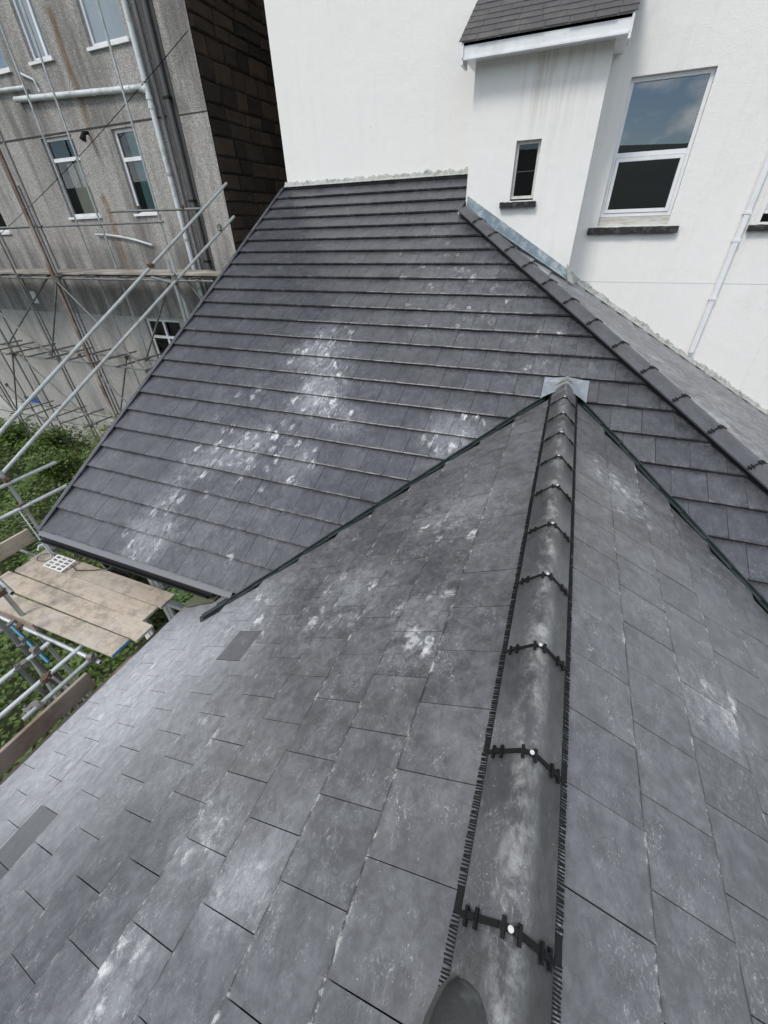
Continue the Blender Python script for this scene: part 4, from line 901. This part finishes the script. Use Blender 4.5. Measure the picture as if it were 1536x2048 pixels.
auto_smooth(MB().tube([(-6.18, 2.06, BZ+.03), (-6.22, 2.12, BZ+.06), (-6.15, 2.17, BZ+.07), (-5.95, 2.10, BZ+.05), (-5.75, 2.02, BZ+.05)], .014, 8).build('bent_arm', M_white_pl, ae))
b = MB(); pts = [(-5.45, 2.03, BZ+.03), (-5.3, 1.98, BZ+.008), (-5.05, 2.07, BZ+.02), (-4.8, 2.2, BZ+.05), (-4.55, 2.2, BZ-.05), (-4.45, 2.22, BZ-.3)]
b.tube(pts, .005, 6); b.tube([(-5.9+.13*math.cos(a*.5), 2.0+.09*math.sin(a*.5), BZ+.01+.004*a) for a in range(14)], .004, 6); b.build('cable', M_black, ae)
hs2 = MB(); cx, cy, cz = -5.05, 2.32, -3.66
for k in range(3): hs2.tube([(cx+(.26-.02*k)*math.cos(a*.35), cy+.03*k, cz-.05+(.2-.02*k)*math.sin(a*.35)) for a in range(19)], .03, 8, cap=True)
tag(auto_smooth(hs2.build('hose_coil', M_black)), 'black coil of hose or pipe tucked under the gutter behind the boards', 'hose')
# overhead wire
pts = []
for i in range(25):
    f = i/24; pts.append((-15.9+8.25*f, 9.05+.2*f, .1+3.0*f-.10*math.sin(math.pi*f)))
tag(MB().tube(pts, .007, 6).build('overhead_wire', M_black), 'thin black wire strung diagonally across the pebbledashed facade', 'wire')
# ------------------------------------------------------------------ the boot at the bottom edge
bt_ = thing('work_boot', 'dark scuffed boot toe planted on the ridge at the bottom edge', 'boot', (.11, .02, -1.56))
def boot():
    secs = [(.165, .020, .010), (.155, .045, .030), (.135, .058, .046), (.10, .066, .058), (.05, .068, .068), (0, .060, .085), (-.05, .055, .10), (-.10, .056, .105), (-.135, .050, .10), (-.15, .030, .08)]
    vs = []; n = 14
    for (y, w, h_) in secs:
        for j in range(n):
            a = 2*math.pi*j/n; ca, sa = math.cos(a), math.sin(a)
            vs.append((w*ca*(1 if sa < 0 else .96), y, (h_*sa if sa > 0 else .012*sa)+.018))
    fs = [(i*n+j, i*n+(j+1) % n, (i+1)*n+(j+1) % n, (i+1)*n+j) for i in range(len(secs)-1) for j in range(n)]+[tuple(range(n)), tuple(range((len(secs)-1)*n, len(secs)*n))]
    return vs, fs
Mb = Matrix.Translation((.115, -.030, -1.535)) @ Matrix.Rotation(math.radians(-8), 4, 'Z') @ Matrix.Rotation(math.radians(-26), 4, 'Y') @ Matrix.Diagonal((1.42, 1.25, .8, 1))
vs, fs = boot(); up_ = MB().add(vs, fs).mesh('upper', M_rubber, True); obj('upper', up_, bt_, Mb)
shf = MB().tube([(0, -.085, .08), (0, -.09, .14), (0, -.1, .21)], [.052, .050, .056], 14).mesh('shaft', M_rubber, True); obj('shaft', shf, bt_, Mb)
slv = []
out = [(.165, .022), (.152, .050), (.125, .066), (.08, .074), (.03, .072), (-.04, .060), (-.11, .060), (-.145, .045), (-.155, .02)]
ring = [(x, y) for y, x in out]+[(-x, y) for y, x in reversed(out)]
obj('sole', MB().poly([(x, y*1.02, .0) for x, y in ring], (0, 0, .022)).mesh('sole', M_sole), bt_, Mb)
obj('lace', MB().tube([(-.02, .03, .098), (.0, .035, .103), (.03, .03, .098), (.045, .01, .09)], .003, 6).mesh('lace', M_black), bt_, Mb)
# ------------------------------------------------------------------ vegetation
def leaf_field(b, n, sample, size, rnd, up=.7):
    for _ in range(n):
        c = Vector(sample()); s_ = size*rnd.uniform(.6, 1.35); a = rnd.uniform(0, 6.283)
        d = Vector((math.cos(a), math.sin(a), rnd.uniform(-.45, .45))).normalized(); w = d.cross(Vector((rnd.uniform(-.5, .5), rnd.uniform(-.5, .5), up+.3))).normalized()*s_*.33
        m_ = c+d*s_*.5; dz = Vector((0, 0, -s_*.18)); b.add([c, m_+w+dz*.2, c+d*s_+dz, m_-w+dz*.2], [(0, 1, 2), (0, 2, 3)])
rl = random.Random(5)
def hgt(x, y): return GZ+.35+.35*math.sin(x*.9+1)*math.sin(y*1.1)+.3*math.sin(x*2.3+y*1.7)+max(0, .6-abs(y-8)*.4)*.5
def gsample():
    x = rl.uniform(-22, -3.4); y = rl.uniform(-1.5, 8.9); h_ = hgt(x, y); return (x, y, GZ+(h_-GZ+.25)*rl.random()**.45)
gb = MB(); leaf_field(gb, 62000, gsample, .115, rl); gc = gb.build('undergrowth', M_leaf); gc['kind'] = 'stuff'; gc['label'] = 'dense green nettles and brambles covering the yard below the scaffolds'; gc['category'] = 'undergrowth'
def shrub(x, y, height, rad, nst, nl, material, label, leaf=.09, base=None):
    t_ = thing('shrub', label, 'shrub', (x, y, GZ), 'shrubs in the yard by the grey building')
    r_ = random.Random(int(x*100+y*10)); st = MB(); lf = MB()
    for k in range(nst):
        a = r_.uniform(0, 6.28); tip_ = Vector((x+rad*math.cos(a)*r_.uniform(.2, 1), y+rad*math.sin(a)*r_.uniform(.2, 1), GZ+height*r_.uniform(.7, 1))); b0 = Vector((x+r_.uniform(-.1, .1), y+r_.uniform(-.1, .1), GZ))
        mid = (b0+tip_)/2+Vector((r_.uniform(-.1, .1), r_.uniform(-.1, .1), .15)); st.tube([b0, mid, tip_], [.014, .010, .004], 6)
        def smp():
            f = r_.uniform(.3, 1)**.8; p = b0.lerp(mid, f*2) if f < .5 else mid.lerp(tip_, f*2-1); s_ = .13+.1*(1-f); return p+Vector((r_.gauss(0, s_), r_.gauss(0, s_), r_.gauss(0, s_*.8)))
        leaf_field(lf, nl, smp, leaf, r_, .5)
    st.build('stem', M_stem, t_); lf.build('crown', material, t_)
shrub(-11.6, 7.05, 2.75, .75, 13, 75, M_leaf2, 'pale green willowy shrub nearest the roof verge', .10)
shrub(-12.6, 6.9, 1.9, .7, 13, 80, M_leaf2, 'light green low shrub in front of the pale plinth', .10)
shrub(-16.6, 7.6, 1.5, .9, 16, 120, M_leaf, 'dark green bush left of the blue door', .11)
shrub(-19.2, 7.9, 1.3, .9, 16, 120, M_leaf, 'dark green bush farthest left against the building', .11)
shrub(-14.6, 6.6, 1.3, .8, 14, 110, M_leaf, 'mid green bush in the yard below the sloping guard rails', .10)
shrub(-9.3, 4.6, 1.6, .8, 14, 110, M_leaf, 'leafy bush growing close beside the gable wall', .10)
shrub(-6.6, 3.0, 3.0, .45, 8, 60, M_leaf, 'narrow green plant poking up behind the platform under the eave', .08)
